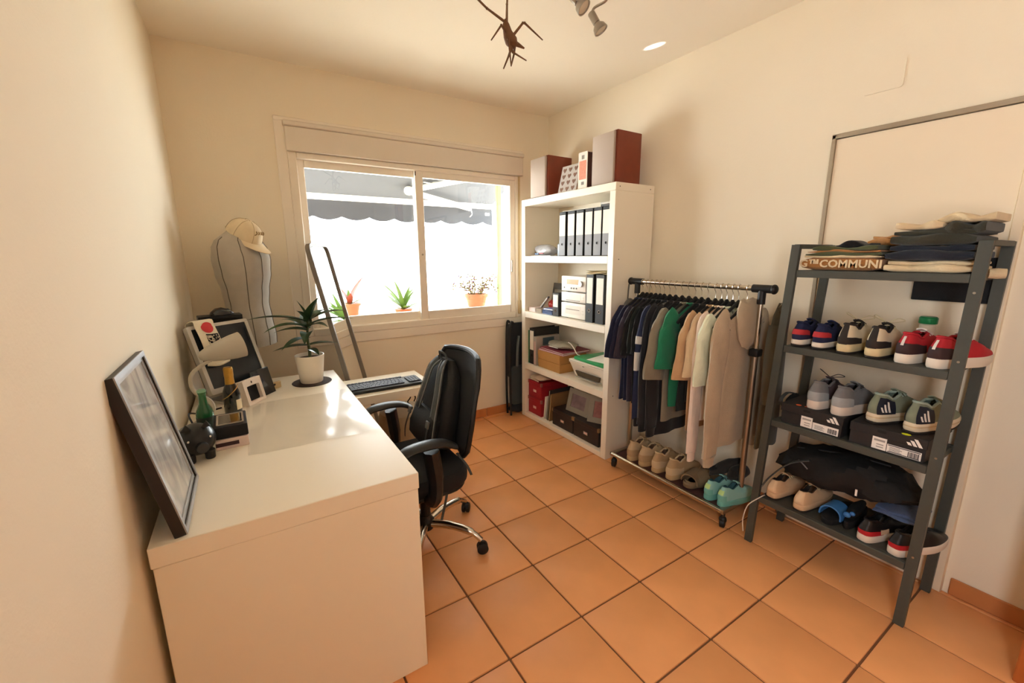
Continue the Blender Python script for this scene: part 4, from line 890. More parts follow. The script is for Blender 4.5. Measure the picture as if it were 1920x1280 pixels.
# ---------------------------------------------------------------- clothes rack
RX, RZ = 1.475, 1.242
rk = thing('clothes_rack', 'chrome rolling clothes rack with black joints against the right wall', 'clothes rack', (RX, .41, 0))
CH2 = M('rack_chrome', 'c8beb0', .22, 1.0, var=.03)
wob('hanging_rail', tube(B(), [(RX, .84, RZ), (RX, -.02, RZ)], .013, 14), CH2, rk)
for y in (.80, .025):
    wob('upright', cyl(B(), (RX, y, .10), (RX, y, .94), .0145), STEEL, rk); wob('inner_upright', cyl(B(), (RX, y, .92), (RX, y, RZ - .02), .0115), CH2, rk)
    wob('clamp', bx(RX - .026, RX + .026, y - .024, y + .024, .905, .945, .008, 2), BLACK, rk)
    b = tube(B(), [(RX, y + .045, RZ), (RX, y - .045, RZ)], .02, 14); cyl(b, (RX, y, RZ), (RX, y, RZ - .075), .018); e = .055 if y > .5 else -.055; ell(b, (RX, y + e, RZ), (.024, .016, .024), 14, 8); wob('corner_joint', b, BLACK, rk)
    wob('base_bar', bx(1.305, 1.655, y - .016, y + .016, .085, .112, .006, 2), STEEL, rk)
    for x in (1.335, 1.63):
        b = lathe(B(), [(0, -.014), (.018, -.014), (.026, -.010), (.026, .010), (.018, .014), (0, .014)], 18, m=TR(x, y, .027) @ RM(PI / 2, 0, .4)); cyl(b, (x, y, .04), (x, y, .086), .010); ell(b, (x - .0, y, .045), (.02, .02, .02), 10, 6); wob('caster', b, BLACK, rk)
for x in (1.312, 1.648): wob('base_rail', tube(B(), [(x, .80, .10), (x, .025, .10)], .0125, 12), CH2, rk)
wob('base_shelf', bx(1.325, 1.638, .04, .785, .096, .105, .002), M('shelf_board_maroon', '4a2c28', .7), rk)
SZ = .1055

# ---------------------------------------------------------------- hangers and garments
HB = M('hanger_black', '1d1e1f', .7, var=.15)
hg = thing('coat_hanger', 'x', 'hanger', (RX, 0, RZ), 0, 'hangers on the clothes rack')
ob('hook', tube(B(), cr([(.016, 0, -.006), (.014, 0, .010), (0, 0, .0165), (-.014, 0, .010), (-.0155, 0, -.006), (-.008, 0, -.022), (0, 0, -.034), (0, 0, -.085)], 5), .0018, 6), CHROME, hg)
b = B()
for s in (-1, 1): tube(b, cr([(0, 0, -.082), (s * .03, 0, -.090), (s * .10, 0, -.125), (s * .19, .0, -.178), (s * .205, 0, -.192)], 4), .011, 8, flat=.55, upv=(0, 1, 0))
ell(b, (0, 0, -.085), (.022, .009, .022), 12, 8)
ob('shoulder_arms', b, HB, hg)
ob('trouser_bar', tube(B(), [(-.19, 0, -.187), (.19, 0, -.187)], .004, 8), HB, hg)
_h = [hg]
def hanger(y, label, tw=0):
    if _h:
        h = _h.pop(); h.location = (RX, y, RZ); h.rotation_euler = (0, 0, tw); h['label'] = label
    else: h = dup(hg, (RX, y, RZ), tw, label)
    return h
def garment(name, label, cat, y, mat, L=.66, hw=.215, th=.02, slv=.22, sw=.10, smat=None, cuff=None, stripes=None, hood=None, collar=True, short_neck=.085, seed=0, tw=0, yoke=None, hem=None, flare=.045, group='clothes on the rolling rack', sback=None):
    t = thing(name, label, cat, (RX, y, RZ - .075), tw, group)
    rnd = random.Random(seed * 7 + 3); ph = rnd.uniform(0, 6.28)
    def z0(x):
        ax = abs(x); base = -.012 - max(0, ax - .03) * .50
        k = max(0, 1 - ax / short_neck); return base - .055 * k * k - .0
    def bodyring(v, n=36, extra=0.0):
        w = itp([(0, hw), (.12, hw - .018), (.3, hw - .036), (1, hw - .03)], v); tt = itp([(0, .011), (.1, th * .65), (.5, th * .72), (1, th * .85)], v)
        R = []
        for j in range(n):
            a = 2 * PI * j / n; c, s = math.cos(a), math.sin(a)
            x = w * math.copysign(abs(c) ** .85, c); yy = tt * math.copysign(abs(s) ** .7, s)
            yy += .006 * min(1, v * 2) * math.sin(x * 42 + ph + v * 2); x += .006 * v * math.sin(5 * v + ph)
            R.append(Vector((x, yy + extra, z0(x) * (1 - v) - L * v)))
        return R
    ob('torso', loft(B(), [bodyring(v) for v in [0, .03, .08, .15, .25, .38, .5, .62, .75, .88, 1]]), mat, t)
    if yoke: ob('shoulder_yoke', loft(B(), [[p + Vector((0, math.copysign(.0015, p.y), .0015)) for p in bodyring(v)] for v in [0, .04, .10]], cap=False), yoke, t)
    if hem: ob('hem_rib', loft(B(), [[Vector((p.x * k, p.y * k, -L - .05 * q)) for p in bodyring(1)] for q, k in ((-.1, 1.01), (0, 1.0), (.4, .95), (1, .93))]), hem, t)
    for s in (-1, 1):
        zs_ = z0(hw * .9); out = flare if s < 0 else -.015; L2 = slv if s < 0 or sback is None else sback
        if slv:
            pts = cr([(s * (hw - .055), 0, zs_ + .008), (s * (hw - .015), 0, zs_ - .03), (s * (hw + out * .5), -.003, zs_ - .03 - L2 * .4), (s * (hw + out * (1 if L2 < .4 else .6)), -.006, zs_ - .03 - L2)], 6); n = len(pts)
            rr = [sw * .5 * itp([(0, .75), (.15, .95), (.4, 1.0), (.75, .9 if slv > .4 else 1.05), (1, .78 if slv > .4 else 1.08)], k / (n - 1)) for k in range(n)]
            if s > 0: rr = [q * .72 for q in rr]
            rings = []
            for k in range(n):
                d = (pts[min(k + 1, n - 1)] - pts[max(k - 1, 0)]).normalized(); u = Vector((0, 1, 0)); vv = d.cross(u).normalized()
                rings.append([pts[k] + u * rr[k] * .30 * math.cos(2 * PI * j / 14) * (1 + .30 * math.sin(.9 * k + ph + 1.3 * j)) + vv * rr[k] * math.sin(2 * PI * j / 14) * (1 + .07 * math.sin(8 * PI * j / 14 + ph + k * .25) + .05 * math.sin(k * 1.1 + j * 1.7 + ph)) for j in range(14)])
            sl = ob('sleeve', loft(B(), rings), smat or mat, t)
            if cuff:
                e = pts[-1]; r_ = rr[-1]
                ob('cuff', loft(B(), [[e + Vector((r_ * q * math.sin(2 * PI * j / 14), r_ * q * .45 * math.cos(2 * PI * j / 14), -.055 * tt + .006)) for j in range(14)] for tt, q in ((0, .92), (.3, .72), (1, .68))]), cuff, sl)
            if stripes and s < 0:
                for (f0, f1) in stripes:
                    k0, k1 = int(f0 * (n - 1)), int(f1 * (n - 1))
                    ob('sleeve_stripe', loft(B(), [[pts[k] + (p - pts[k]) * 1.05 for p in rings[k]] for k in range(k0, k1 + 1)], cap=False), M('stripe_white', 'd8d6d0', .9), sl)
    if collar: 
        cp_ = [(short_neck * .8 * math.cos(a), (.012 + .006) * math.sin(a), z0(short_neck * .8 * math.cos(a)) + .006) for a in [2 * PI * k / 20 for k in range(20)]]
        ob('neckband', tube(B(), cp_, .006, 6, closed=True), mat, t)
    if hood:
        ob('hood', loft(B(), [[Vector((hx + rx_ * math.cos(a), hy - ry_ * math.sin(a), hz + .012 * math.sin(2 * a + k))) for a in [2 * PI * j / 18 for j in range(18)]] for k, (hx, hy, hz, rx_, ry_) in enumerate([(-.03, -.02, .02, .03, .016), (-.03, -.025, .008, .075, .024), (-.035, -.03, -.04, .10, .026), (-.03, -.033, -.10, .10, .028), (-.02, -.034, -.16, .088, .027), (-.015, -.034, -.20, .06, .022), (-.01, -.033, -.218, .02, .01)])]), hood, t)
    return t
C = cloth
def put(name, label, y, mat, hl=None, **k):
    tw = k.pop('tw', 0)
    hanger(y, hl or ('black hanger holding the ' + label.split(' on ')[0].split(' with ')[0].split(' next ')[0].split(' beside ')[0]), tw)
    garment(name, label, k.pop('cat', 'shirt'), y, mat, seed=int(y * 1000), tw=tw, **k)
TW = .04
put('t_shirt', 'navy T-shirt at the far left end of the rack', .755, C('navy', '1f2440'), hl='black hanger at the far left end of the rack', tw=TW, slv=.25, flare=.07)
put('t_shirt', 'ink blue T-shirt next to the leftmost navy one', .722, C('ink', '191d38'), hl='black hanger second from the left rack end', tw=TW, slv=.25, flare=.06)
put('t_shirt', 'plum grey T-shirt third from the rack left end', .690, C('plum', '37323f'), hl='black hanger third from the left rack end', tw=TW, slv=.24, flare=.05)
put('t_shirt', 'black T-shirt right of the plum grey one', .655, C('black_a', '17181a'), tw=TW, slv=.22, flare=.03, hl='black hanger fourth from the left rack end')
put('polo_shirt', 'black green polo shirt fifth from the rack left end', .622, C('blackgreen', '18211f'), tw=TW, slv=.2, flare=.02, hl='black hanger fifth from the left rack end')
put('t_shirt', 'black T-shirt left of the striped sleeve jacket', .592, C('black_b', '131416'), tw=TW, slv=.2, flare=.02, hl='black hanger left of the striped sleeve jacket')
put('varsity_jacket', 'navy jacket with grey shoulders and white striped sleeves', .553, C('varsity', '20222c'), cat='jacket', tw=TW, L=.72, slv=.58, sw=.115, smat=C('navy_sleeve', '2a3350'), cuff=C('rib_black', '141416'), stripes=((.50, .60), (.64, .74)), yoke=C('heather', '8b877c'), hem=C('rib_black', '141416'), th=.026)
put('sweatshirt', 'charcoal long sleeved sweatshirt right of the striped jacket', .512, C('charcoal', '26262a'), cat='sweatshirt', tw=TW, L=.74, slv=.60, sw=.13, cuff=C('rib_black', '141416'), hem=C('rib_black', '141416'), th=.028)
put('hooded_jacket', 'black hooded jacket left of the taupe T-shirt', .468, C('black_c', '1a1b1e'), cat='jacket', tw=TW, L=.80, slv=.62, sw=.13, th=.03, cuff=C('rib_black', '141416'), hood=None, flare=.02)
put('t_shirt', 'loose taupe T-shirt with wide sleeves', .425, C('taupe', '857e6e'), tw=TW, L=.70, slv=.30, sw=.16, flare=.06, hw=.225)
put('t_shirt', 'bright green T-shirt in the middle of the rack', .383, C('green', '1f7a58'), tw=TW, L=.60, slv=.24, sw=.15, flare=.03)
put('vest', 'black sleeveless vest right of the green T-shirt', .345, C('black_d', '151a1a'), cat='vest', tw=TW, slv=0, L=.62, hw=.19)
put('tank_top', 'black tank top left of the camel T-shirt', .306, C('black_e', '141415'), cat='top', tw=TW, slv=0, L=.55, hw=.185)
put('t_shirt', 'camel brown T-shirt with wide sleeves', .264, C('camel', 'bd9a74'), tw=TW, L=.70, slv=.27, sw=.14, flare=.05)
put('t_shirt', 'beige T-shirt right of the camel one', .230, C('beige', 'd2ba98'), tw=TW, L=.62, slv=.25, sw=.12, flare=.02)
put('sweater', 'pale pink sweater with long sleeves', .200, C('palepink', 'ecd9cc'), cat='sweater', tw=TW, L=.62, slv=.66, sw=.105, cuff=C('palepink', 'ecd9cc'), flare=.01)
put('t_shirt', 'pale mint T-shirt left of the greige hoodie', .168, C('mint', 'e2e6cd'), tw=TW, L=.60, slv=.28, sw=.13, flare=.02)
put('hoodie', 'greige hoodie with hood hanging forward at the near end of the rack', .094, C('greige', 'b7a58d'), cat='hoodie', tw=TW, L=.68, slv=.64, sw=.15, cuff=C('greige', 'b7a58d'), hood=C('greige', 'b7a58d'), hem=C('greige', 'b7a58d'), th=.034, flare=.03)
# trousers at the near end
hanger(.138, 'black hanger holding dark trousers behind the greige hoodie', TW)
t = thing('trousers', 'dark trousers folded over the hanger behind the greige hoodie', 'trousers', (RX + .03, .138, 0), TW, 'clothes on the rolling rack')
ob('leg', grid(B(), lambda u, v: (-.09 + .22 * u, .008 + .005 * math.sin(u * 9 + v * 4), 1.052 - .62 * v), 10, 12, .012), C('black_f', '1c1c1d'), t); ob('leg', grid(B(), lambda u, v: (-.09 + .22 * u, -.008 + .005 * math.sin(u * 8 + v * 5), 1.052 - .58 * v), 10, 12, .012), C('black_f', '1c1c1d'), t)
t = thing('olive_jacket', 'olive grey jacket hung over the near end of the rack by the wall', 'jacket', (1.60, -.012, 0), 0, 'clothes on the rolling rack')
OLV = C('olive', '5d594a')
ob('torso', loft(B(), [[Vector((w * math.cos(a), .022 * math.sin(a) * k, z + .01 * math.cos(3 * a))) for a in [2 * PI * j / 20 for j in range(20)]] for (z, w, k) in [(1.16, .02, .4), (1.10, .06, .9), (1.00, .085, 1), (.8, .095, 1.1), (.55, .10, 1.2), (.42, .10, 1.2)]]), OLV, t)
ob('sleeve', tube(B(), cr([(-.06, -.01, 1.06), (-.09, -.018, .9), (-.085, -.02, .66)], 6), [.03] * 7 + [.028] * 6, 10, flat=.6), OLV, t)
ob('collar', tube(B(), cr([(-.04, -.012, 1.14), (0, -.02, 1.165), (.04, -.012, 1.14)], 5), .012, 8), OLV, t)
t = thing('grey_shoulder_bag', 'grey fabric bag hanging from the far left rack joint', 'bag', (1.46, .845, 1.02), 0)
ob('pouch', blob(B(), (0, 0, .05), (.05, .02, .06), 8, .1), C('greybag', '6d6a62'), t); ob('strap', tube(B(), cr([(-.02, 0, .10), (-.022, -.005, .17), (-.026, -.012, .205)], 5), .006, 6, flat=.4), C('greybag', '6d6a62'), t)

# ---------------------------------------------------------------- shoes
def shoe(name, label, cat, loc, rotz, upper, sole, L=.28, zs=.03, hk=1.0, heel=None, band=None, tab=None, lin_=None, lace=None, foxing=None, out=None, toe=None, logo=None, group=None, mirror=1, bow=False, patch=None, wk=1.0, tilt=0, rimb=None):
    t = thing(name, label, cat, loc, rot=(0, tilt, rotz), group=group)
    def outl(a):
        aa = abs(a); x = L * (1 - math.cos(PI * aa)) / 2; w = itp([(0, .036), (.25, .036), (.65, .049), (1, .046)], x / L) * wk
        return x, math.copysign(w * max(0, math.sin(PI * aa)) ** .55, a)
    Hk = [(0, .078), (.10, .074), (.28, .056), (.42, .070), (.52, .072), (.65, .055), (.82, .036), (1, .026)]
    Ck = [(0, .42), (.12, .42), (.3, .40), (.42, .5), (.52, 1), (1, 1)]
    def pt(a, h, off=0):
        x, y = outl(a); f = x / L; Hh = itp(Hk, f) * hk; c = itp(Ck, f)
        p = 2.2 if f < .45 else 2.6
        k = 1 - c * h ** p; yy = y * k; xx = x
        if f < .3: xx += (.016 * h ** 1.6 - .010 * math.sin(PI * min(1, h * 1.2))) * (1 - f / .3)
        if f > .72: xx -= .055 * h ** 2 * ((f - .72) / .28) ** 1.2 * (L / .28)
        z = zs * .85 + h * Hh
        if f > .5: z = zs * .85 + Hh * (1 - (1 - h) ** 1.7)
        v = Vector((x - L * .45, y * 2.2, 0)); v = v.normalized() if v.length > 1e-6 else Vector((1, 0, 0))
        return Vector((xx + v.x * off, yy + v.y * off, z + off * .3 * h))
    NA = 44
    ob('upper', grid(B(), lambda u, v: pt(-1 + 2 * u, v), NA, 10), upper, t)
    am = .49
    LN = lin_ or M('shoe_lining_dark', '2a2826', .95)
    def inner(u, v):
        a = -am + 2 * am * u; r = pt(a, 1); x, y = outl(a)
        if v < .3: q = v / .3; return r + Vector((.004 * (1 - abs(a) / am), -math.copysign(.004, a) if abs(a) > .05 else 0, .003)) * math.sin(q * PI / 2)
        q = (v - .3) / .7; tgt = Vector((.10 * L / .28 + (x - .10) * .5, y * .35, zs + .012)); return r.lerp(tgt, q) + Vector((0, 0, .003 * (1 - q)))
    ob('lining', grid(B(), inner, 30, 8), LN, t)
    if rimb: ob('collar_rim', tube(B(), [pt(-am + 2 * am * k / 24, 1) for k in range(25)], .005, 6), rimb, t)
    lv_ = [(0, 1.00), (.15, 1.05), (.6, 1.06), (.9, 1.04), (1, .98)]
    def so(q, k, z):
        R = []
        for i in range(NA):
            x, y = outl(-1 + 2 * i / NA); R.append(Vector(((x - L * .48) * (1 + (k - 1) * .6) + L * .48, y * k, z + (.012 * max(0, (x / L - .7) / .3) ** 2 * (1 - q)))))
        return R
    zo = 0.0
    if out:
        ob('outsole', loft(B(), [so(0, .98, 0), so(.2, 1.04, .003), so(.3, 1.04, .009)]), out, t); zo = .009
    ob('sole', loft(B(), [so(q, k, zo + (zs - zo) * q) for q, k in lv_]), sole, t)
    if foxing: ob('sole_line', loft(B(), [so(.5, 1.075, zo + (zs - zo) * .45), so(.6, 1.075, zo + (zs - zo) * .62)], cap=False), foxing, t)
    def zone(nm, a0, a1, h0, h1, mat, off=.0016, na=20): return ob(nm, grid(B(), lambda u, v: pt(a0 + (a1 - a0) * u, h0 + (h1 - h0) * v, off), na, 6), mat, t)
    if heel: zone('heel_counter', -heel[1], heel[1], heel[2], heel[3], heel[0])
    if band: zone('heel_band', -band[1], band[1], band[2], band[3], band[0], .003)
    if tab: zone('heel_tab', -tab[1], tab[1], tab[2], tab[3], tab[0], .004, 8)
    if toe: zone('toe_cap', .72, .995, 0, .9, toe, .0015); zone('toe_cap', -.995, -.72, 0, .9, toe, .0015)
    if patch:
        for s in (-1, 1): zone('side_patch', s * patch[1], s * patch[2], patch[3], patch[4], patch[0], .0022, 10)
    if logo:
        for s in (-1, 1):
            for k in range(3):
                a0 = .150 + .045 * k; hh = .26 + .14 * k
                b = B(); grid(b, lambda u, v: pt(s * (a0 + .028 * u + .030 * (1 - v)), .16 + hh * v, .0035), 2, 3); ob('stripe_mark', b, logo, t)
    x0 = .40 * L
    ob('tongue', grid(B(), lambda u, v: (x0 + .004 + .045 * (1 - v) * L / .28, (-.017 + .034 * u) * (1 - .1 * v), zs * .85 + (.066 + .016 * v) * hk + .005 * math.sin(u * PI)), 6, 5, .005), upper if not tab else tab[0], t)
    b = B(); lc = lace or M('lace_dark', '34302c', .9)
    for k in range(4):
        f = .46 + .055 * k; x = f * L; zz = zs * .85 + itp(Hk, f) * hk + .003
        tube(b, cr([(x, -.024, zz - .012), (x + .004, 0, zz + .002), (x + .008 * (1 if k % 2 else -1), .024, zz - .012)], 4), .0022, 5)
    if bow:
        zz = zs + .078 * hk; x = .43 * L
        tube(b, cr([(x, 0, zz), (x - .01, -.035, zz + .022), (x + .01, -.05, zz + .012), (x, 0, zz)], 5), .0016, 5); tube(b, cr([(x, 0, zz), (x - .02, .03, zz + .03), (x + .02, .045, zz + .018), (x, 0, zz)], 5), .0016, 5)
    ob('laces', b, lc, t)
    return t
TAN = M('shoe_tan', 'b59a76', .8, var=.1, scale=60); CRM = M('shoe_cream', 'cbb592', .75, var=.08, scale=60); SOLB = M('sole_tan', 'c4a67c', .6, var=.06)
XS = 1.325
for k, (y, lb) in enumerate([(.665, 'tan sneaker on the rack base nearest the bookcase'), (.575, 'tan sneaker second from the bookcase on the rack base'), (.475, 'cream tan sneaker third from the bookcase on the rack base'), (.375, 'cream tan sneaker left of the taupe slides on the rack base')]):
    shoe('sneaker', lb, 'shoe', (XS + .004 * k, y, SZ), .04 * (-1) ** k, CRM if k < 2 else TAN, SOLB, zs=.034, hk=1.25, heel=(TAN if k < 2 else CRM, .40, .0, .50), lin_=M('lining_brown', '6a4f3c', .95), lace=M('lace_tan', 'a08a6a', .9), group='sneakers on the rack base', L=.27, rimb=CRM)
# slides
SLD = M('slide_taupe', '7d6a52', .75, var=.06, scale=50)
def slide(label, loc, rotz, tilt=0, roll=0, mat=SLD, strap=True):
    t = thing('slide_sandal', label, 'sandal', loc, rot=(roll, tilt, rotz), group='slides on the rack base')
    def ring(k, z): return [Vector((.135 + .135 * k * math.cos(a), (.044 + .006 * math.cos(a)) * k * math.copysign(abs(math.sin(a)) ** .8, math.sin(a)), z)) for a in [2 * PI * j / 28 for j in range(28)]]
    ob('footbed', loft(B(), [ring(.95, 0), ring(1, .006), ring(1.02, .026), ring(.97, .034), ring(.85, .028)]), mat, t)
    ob('strap', grid(B(), lambda u, v: (.15 + .09 * v, -.052 * math.cos(PI * u) * (1 - .04 * v), .022 + (.062 - .014 * v) * math.sin(PI * u) ** .8), 18, 6, .008), mat, t)
slide('taupe slide standing toe-forward beside the tan sneakers', (1.605, .27, SZ + .003), PI + .06)
slide('taupe slide lying tilted on its twin', (1.615, .19, SZ + .003), PI - .30, 0, 0)
# teal water shoes with dark caps behind
TEAL = M('teal_rubber', '6fb3ac', .5, var=.06); LIME = M('lime_tab', 'b6d98e', .5); TEALD = M('teal_light', '8fc4c0', .55)
for y, lb in ((.128, 'teal running shoe with lime heel tab left of its pair on the rack base'), (.048 + .002, 'teal running shoe with lime heel tab by the near rack post')):
    shoe('running_shoe', lb, 'shoe', (1.335, y, SZ), -.10, TEALD, TEAL, zs=.036, hk=1.0, L=.265, band=(LIME, .10, .50, .78), heel=(TEAL, .2, 0, .45), lin_=M('lining_teal', '3f6a74', .9), group='teal shoes on the rack base', wk=.88)
GC = C('dark_sock', '2e2c2a')
t = thing('dark_cloth_shoe', 'dark soft slipper leaning above the teal shoes', 'slipper', (1.50, .155, SZ + .085), rot=(0, math.radians(-25), -.5)); ob('slipper_body', blob(B(), (.04, 0, .035), (.10, .035, .03), 31, .08), GC, t); ob('opening', ell(B(), (-.02, 0, .056), (.03, .02, .006), 12, 6), BLACKM, t)
t = thing('dark_bag_pouch', 'dark mesh pouch stuffed behind the near teal shoe', 'pouch', (1.53, .075, SZ + .085), 0); ob('pouch_body', blob(B(), (0, 0, .04), (.085, .042, .04), 32, .08), C('dark_mesh', '24221f'), t); ob('drawcord', tube(B(), cr([(-.06, -.02, .06), (-.07, 0, .07), (-.05, .02, .065)], 4), .002, 5), BLACK, t)
# ---------------------------------------------------------------- shoe rack
FXr, BXr = 1.345, 1.655
def ly(z): return -.108 - .055 * z / 1.445
def ry(z): return -.690 - .020 * z / 1.445
sr = thing('shoe_rack', 'dark grey metal ladder shelf rack with four tiers before the closet door', 'rack', (1.50, -.40, 0))
RKM = M('rack_grey_metal', '4a4d48', .5, .2, var=.08, scale=60)
for x in (FXr, BXr):
    for fn in (ly, ry):
        b = loft(B(), [[Vector((x + dx, fn(z) + dy, z)) for dx, dy in ((-.010, -.016), (.010, -.016), (.010, .016), (-.010, .016))] for z in (0, .4, .8, 1.2, 1.445)])
        wob('leg', b, RKM, sr)
for fn in (ly, ry): wob('top_bar', bx(FXr + .011, BXr - .011, fn(1.44) - .016, fn(1.44) + .016, 1.428, 1.447, .002), RKM, sr)
TZ = [.262, .660, 1.012, 1.340]
for k, z in enumerate(TZ):
    a, c = ry(z) + .017, ly(z) - .017
    wob('shelf_rail', bx(FXr - .008, FXr + .012, a, c, z - .03, z, .002), RKM, sr); wob('shelf_rail', bx(BXr - .012, BXr + .008, a, c, z - .03, z, .002), RKM, sr)
    for yy in (a + .01, c - .01): wob('side_rail', bx(FXr + .013, BXr - .013, yy - .009, yy + .009, z - .03, z - .001, .002), RKM, sr)
    wob('shelf_panel', bx(FXr + .0125, BXr - .0125, a + .02, c - .02, z - .006, z - .0005), RKM, sr)
b = B()
for z in (.3, .7, 1.05, 1.28):
    lathe(b, [(.004, 0), (.004, .001), (0, .001)], 8, m=TR(FXr - .0105, ry(z), z) @ FACE_NX)
wob('bolt', b, STEEL, sr)

# folded clothes on top
def slab(ya, yb, x0, x1, z0, h, seed=0, amp=.004, sag=0.0, nr=5):
    rnd = random.Random(seed); ph = rnd.uniform(0, 6); rings = []
    n = 16
    for i in range(n + 1):
        t = i / n; y = ya + (yb - ya) * t; e = min(1, .35 + 4 * min(t, 1 - t)) ** .5
        hh = h * e; zc = z0 + h / 2 + amp * math.sin(t * 7 + ph) * 0; xx0 = x0 + amp * 1.5 * math.sin(t * 9 + ph)
        pr = []
        for k in range(nr + 1):
            a = PI / 2 + PI * k / nr; pr.append(Vector((xx0 + hh * .5 + hh * .5 * math.cos(a), y, zc + hh * .5 * math.sin(a))))
        for k in range(nr + 1):
            a = -PI / 2 + PI * k / nr; pr.append(Vector((x1 - hh * .5 + hh * .5 * math.cos(a), y, zc + hh * .5 * math.sin(a) + (sag * math.sin(t * PI) if k > 2 else 0))))
        top = amp * math.sin(t * 8 + ph * 2)
        rings.append([Vector((p.x, p.y, p.z + (top if p.z > zc else 0))) for p in pr])
    return loft(B(), rings)
CAM = cloth('fold_camel', 'a9743f', bump=.7); GRN = cloth('fold_green', '4c5236'); CRF = cloth('fold_cream', 'd8c4a0'); DKO = cloth('fold_olive', '34342a'); DEN = cloth('fold_denim', '1f2430'); BKF = cloth('fold_black', '1a1a1c')
t = thing('folded_rugby_shirt', 'folded camel and green striped top with cream lettering on the rack', 'folded clothes', (1.48, -.315, 1.3405))
ZT = 1.3405
wob('lower_fold', slab(-.452, -.185, 1.352, 1.63, ZT, .052, 1, .0008), CAM, t); wob('cream_stripe', slab(-.448, -.19, 1.358, 1.62, ZT + .050, .010, 2, .003), CRF, t); wob('green_stripe', slab(-.445, -.195, 1.360, 1.61, ZT + .058, .014, 3), GRN, t)
wob('camel_stripe', slab(-.44, -.20, 1.366, 1.60, ZT + .070, .010, 4), CAM, t); wob('upper_fold', slab(-.43, -.21, 1.374, 1.59, ZT + .078, .016, 5, .006), GRN, t); wob('collar', slab(-.40, -.28, 1.40, 1.50, ZT + .092, .018, 6, .008), cloth('fold_black', '1a1a1c'), t)
b = text_bm('G™COMMUNI', .046, .0012, bold=.0012); xf(b, 0, TR(1.3500, -.318, ZT + .026) @ FACE_NX @ Matrix.Diagonal((.92, .9, 1, 1))); wob('lettering', b, CRF, t, smooth=False)
t = thing('brown_bundle', 'light brown folded top squeezed between the two clothes piles', 'folded clothes', (1.56, -.45, ZT)); wob('fold', slab(-.462, -.36, 1.48, 1.64, ZT + .094, .030, 8), cloth('fold_tan', 'b98a58'), t); wob('fold', slab(-.458, -.37, 1.50, 1.63, ZT + .122, .010, 9), cloth('fold_tan', 'b98a58'), t)
GP = 'folded clothes stacked at the rack top right'
def pile(lb, z0, h, mat, seed, x0=1.352, y0=-.686, y1=-.462, extra=None):
    t = thing('folded_trousers', lb, 'folded clothes', (1.5, -.575, z0), 0, GP)
    wob('lower_fold', slab(y0, y1, x0, 1.63, z0, h * .68, seed), mat, t); wob('upper_fold', slab(y0 + .004, y1 - .006, x0 + .016, 1.63, z0 + h * .68 - .004, h * .32 + .004, seed + 1, .003), mat, t)
    return t
pile('cream folded trousers at the bottom of the right pile', ZT, .040, CRF, 11)
pile('black denim jeans folded between cream and olive trousers', ZT + .041, .052, DEN, 13, x0=1.346)
t = pile('dark olive trousers bunched high in the right pile', ZT + .094, .052, DKO, 15, x0=1.346, y1=-.468)
wob('bunched_leg', slab(-.70, -.60, 1.36, 1.60, ZT + .130, .034, 19, .008), DKO, t)
t = thing('cream_shirt', 'cream shirt loosely draped on top of the right pile', 'folded clothes', (1.5, -.575, ZT + .147), 0, GP)
wob('fold', slab(-.598, -.475, 1.36, 1.60, ZT + .1475, .022, 17, .007), CRF, t); wob('draped_tail', slab(-.71, -.58, 1.38, 1.60, ZT + .166, .026, 18, .010), CRF, t)
t = thing('hanging_black_jeans', 'black jeans hanging below the rack top behind the rail', 'trousers', (1.677, -.58, 1.22))
ob('drape', grid(B(), lambda u, v: (.0 + .002 * math.sin(u * 12), -.108 + .216 * u, .004 + .165 * v), 12, 6, .014), BKF, t); ob('hem', bx(-.008, .008, -.109, .109, .0, .012, .003), BKF, t)
t = thing('rolled_sock', 'small rolled cream sock on the right end of the rack top rail', 'sock', (1.50, -.722, 1.338)); ob('roll', lathe(B(), [(.006, -.02), (.016, -.02), (.018, 0), (.016, .02), (.006, .02), (.006, -.02)], 16, m=RM(PI / 2, 0, .3), cap=False), CRF, t); ob('core', lathe(B(), [(0, -.015), (.0065, -.015), (.0065, .015), (0, .015)], 12, m=RM(PI / 2, 0, .3)), BKF, t)

# second tier shoes
S2 = 1.0125
NVY = M('suede_navy', '1f2547', .85, var=.12, scale=60); SRED = M('stripe_red', 'b83238', .7); SWH = M('sole_white', 'e2d8ca', .5, var=.04); OUTD = M('outsole_dark', '2c241f', .8)
for y, lb in ((-.203, 'navy sneaker with red heel band beside the rack left leg'), (-.283, 'navy sneaker with red heel band next to the cream sneakers')):
    shoe('sneaker', lb, 'shoe', (1.350, y, S2), 0, NVY, SWH, zs=.032, hk=1.0, band=(SRED, .30, .34, .62), out=OUTD, lin_=M('lining_navy', '14172a', .95), group='navy sneakers', L=.265, wk=.95, rimb=NVY)
CRS = M('leather_cream', 'ddd0b4', .55, var=.05); BRB = M('suede_black_brown', '2b2522', .8); CRSO = M('sole_cream', 'd8c79c', .6, var=.08, scale=50)
for y, lb in ((-.375, 'cream sneaker with black heel strap next to the navy pair'), (-.468, 'cream sneaker with black heel strap next to the red pair')):
    shoe('sneaker', lb, 'shoe', (1.348, y, S2), .02, CRS, CRSO, zs=.042, hk=1.08, heel=(BRB, .36, .06, .40), tab=(BRB, .05, .05, 1.0), out=OUTD, lin_=M('lining_brown_dark', '332722', .95), lace=M('lace_cream', 'cfc09a', .9), bow=True, group='cream sneakers', L=.28, rimb=BRB)
REDM = M('knit_red', 'b3202c', .75, var=.1, scale=80); DKM = M('heel_dark_brown', '3a2628', .7)
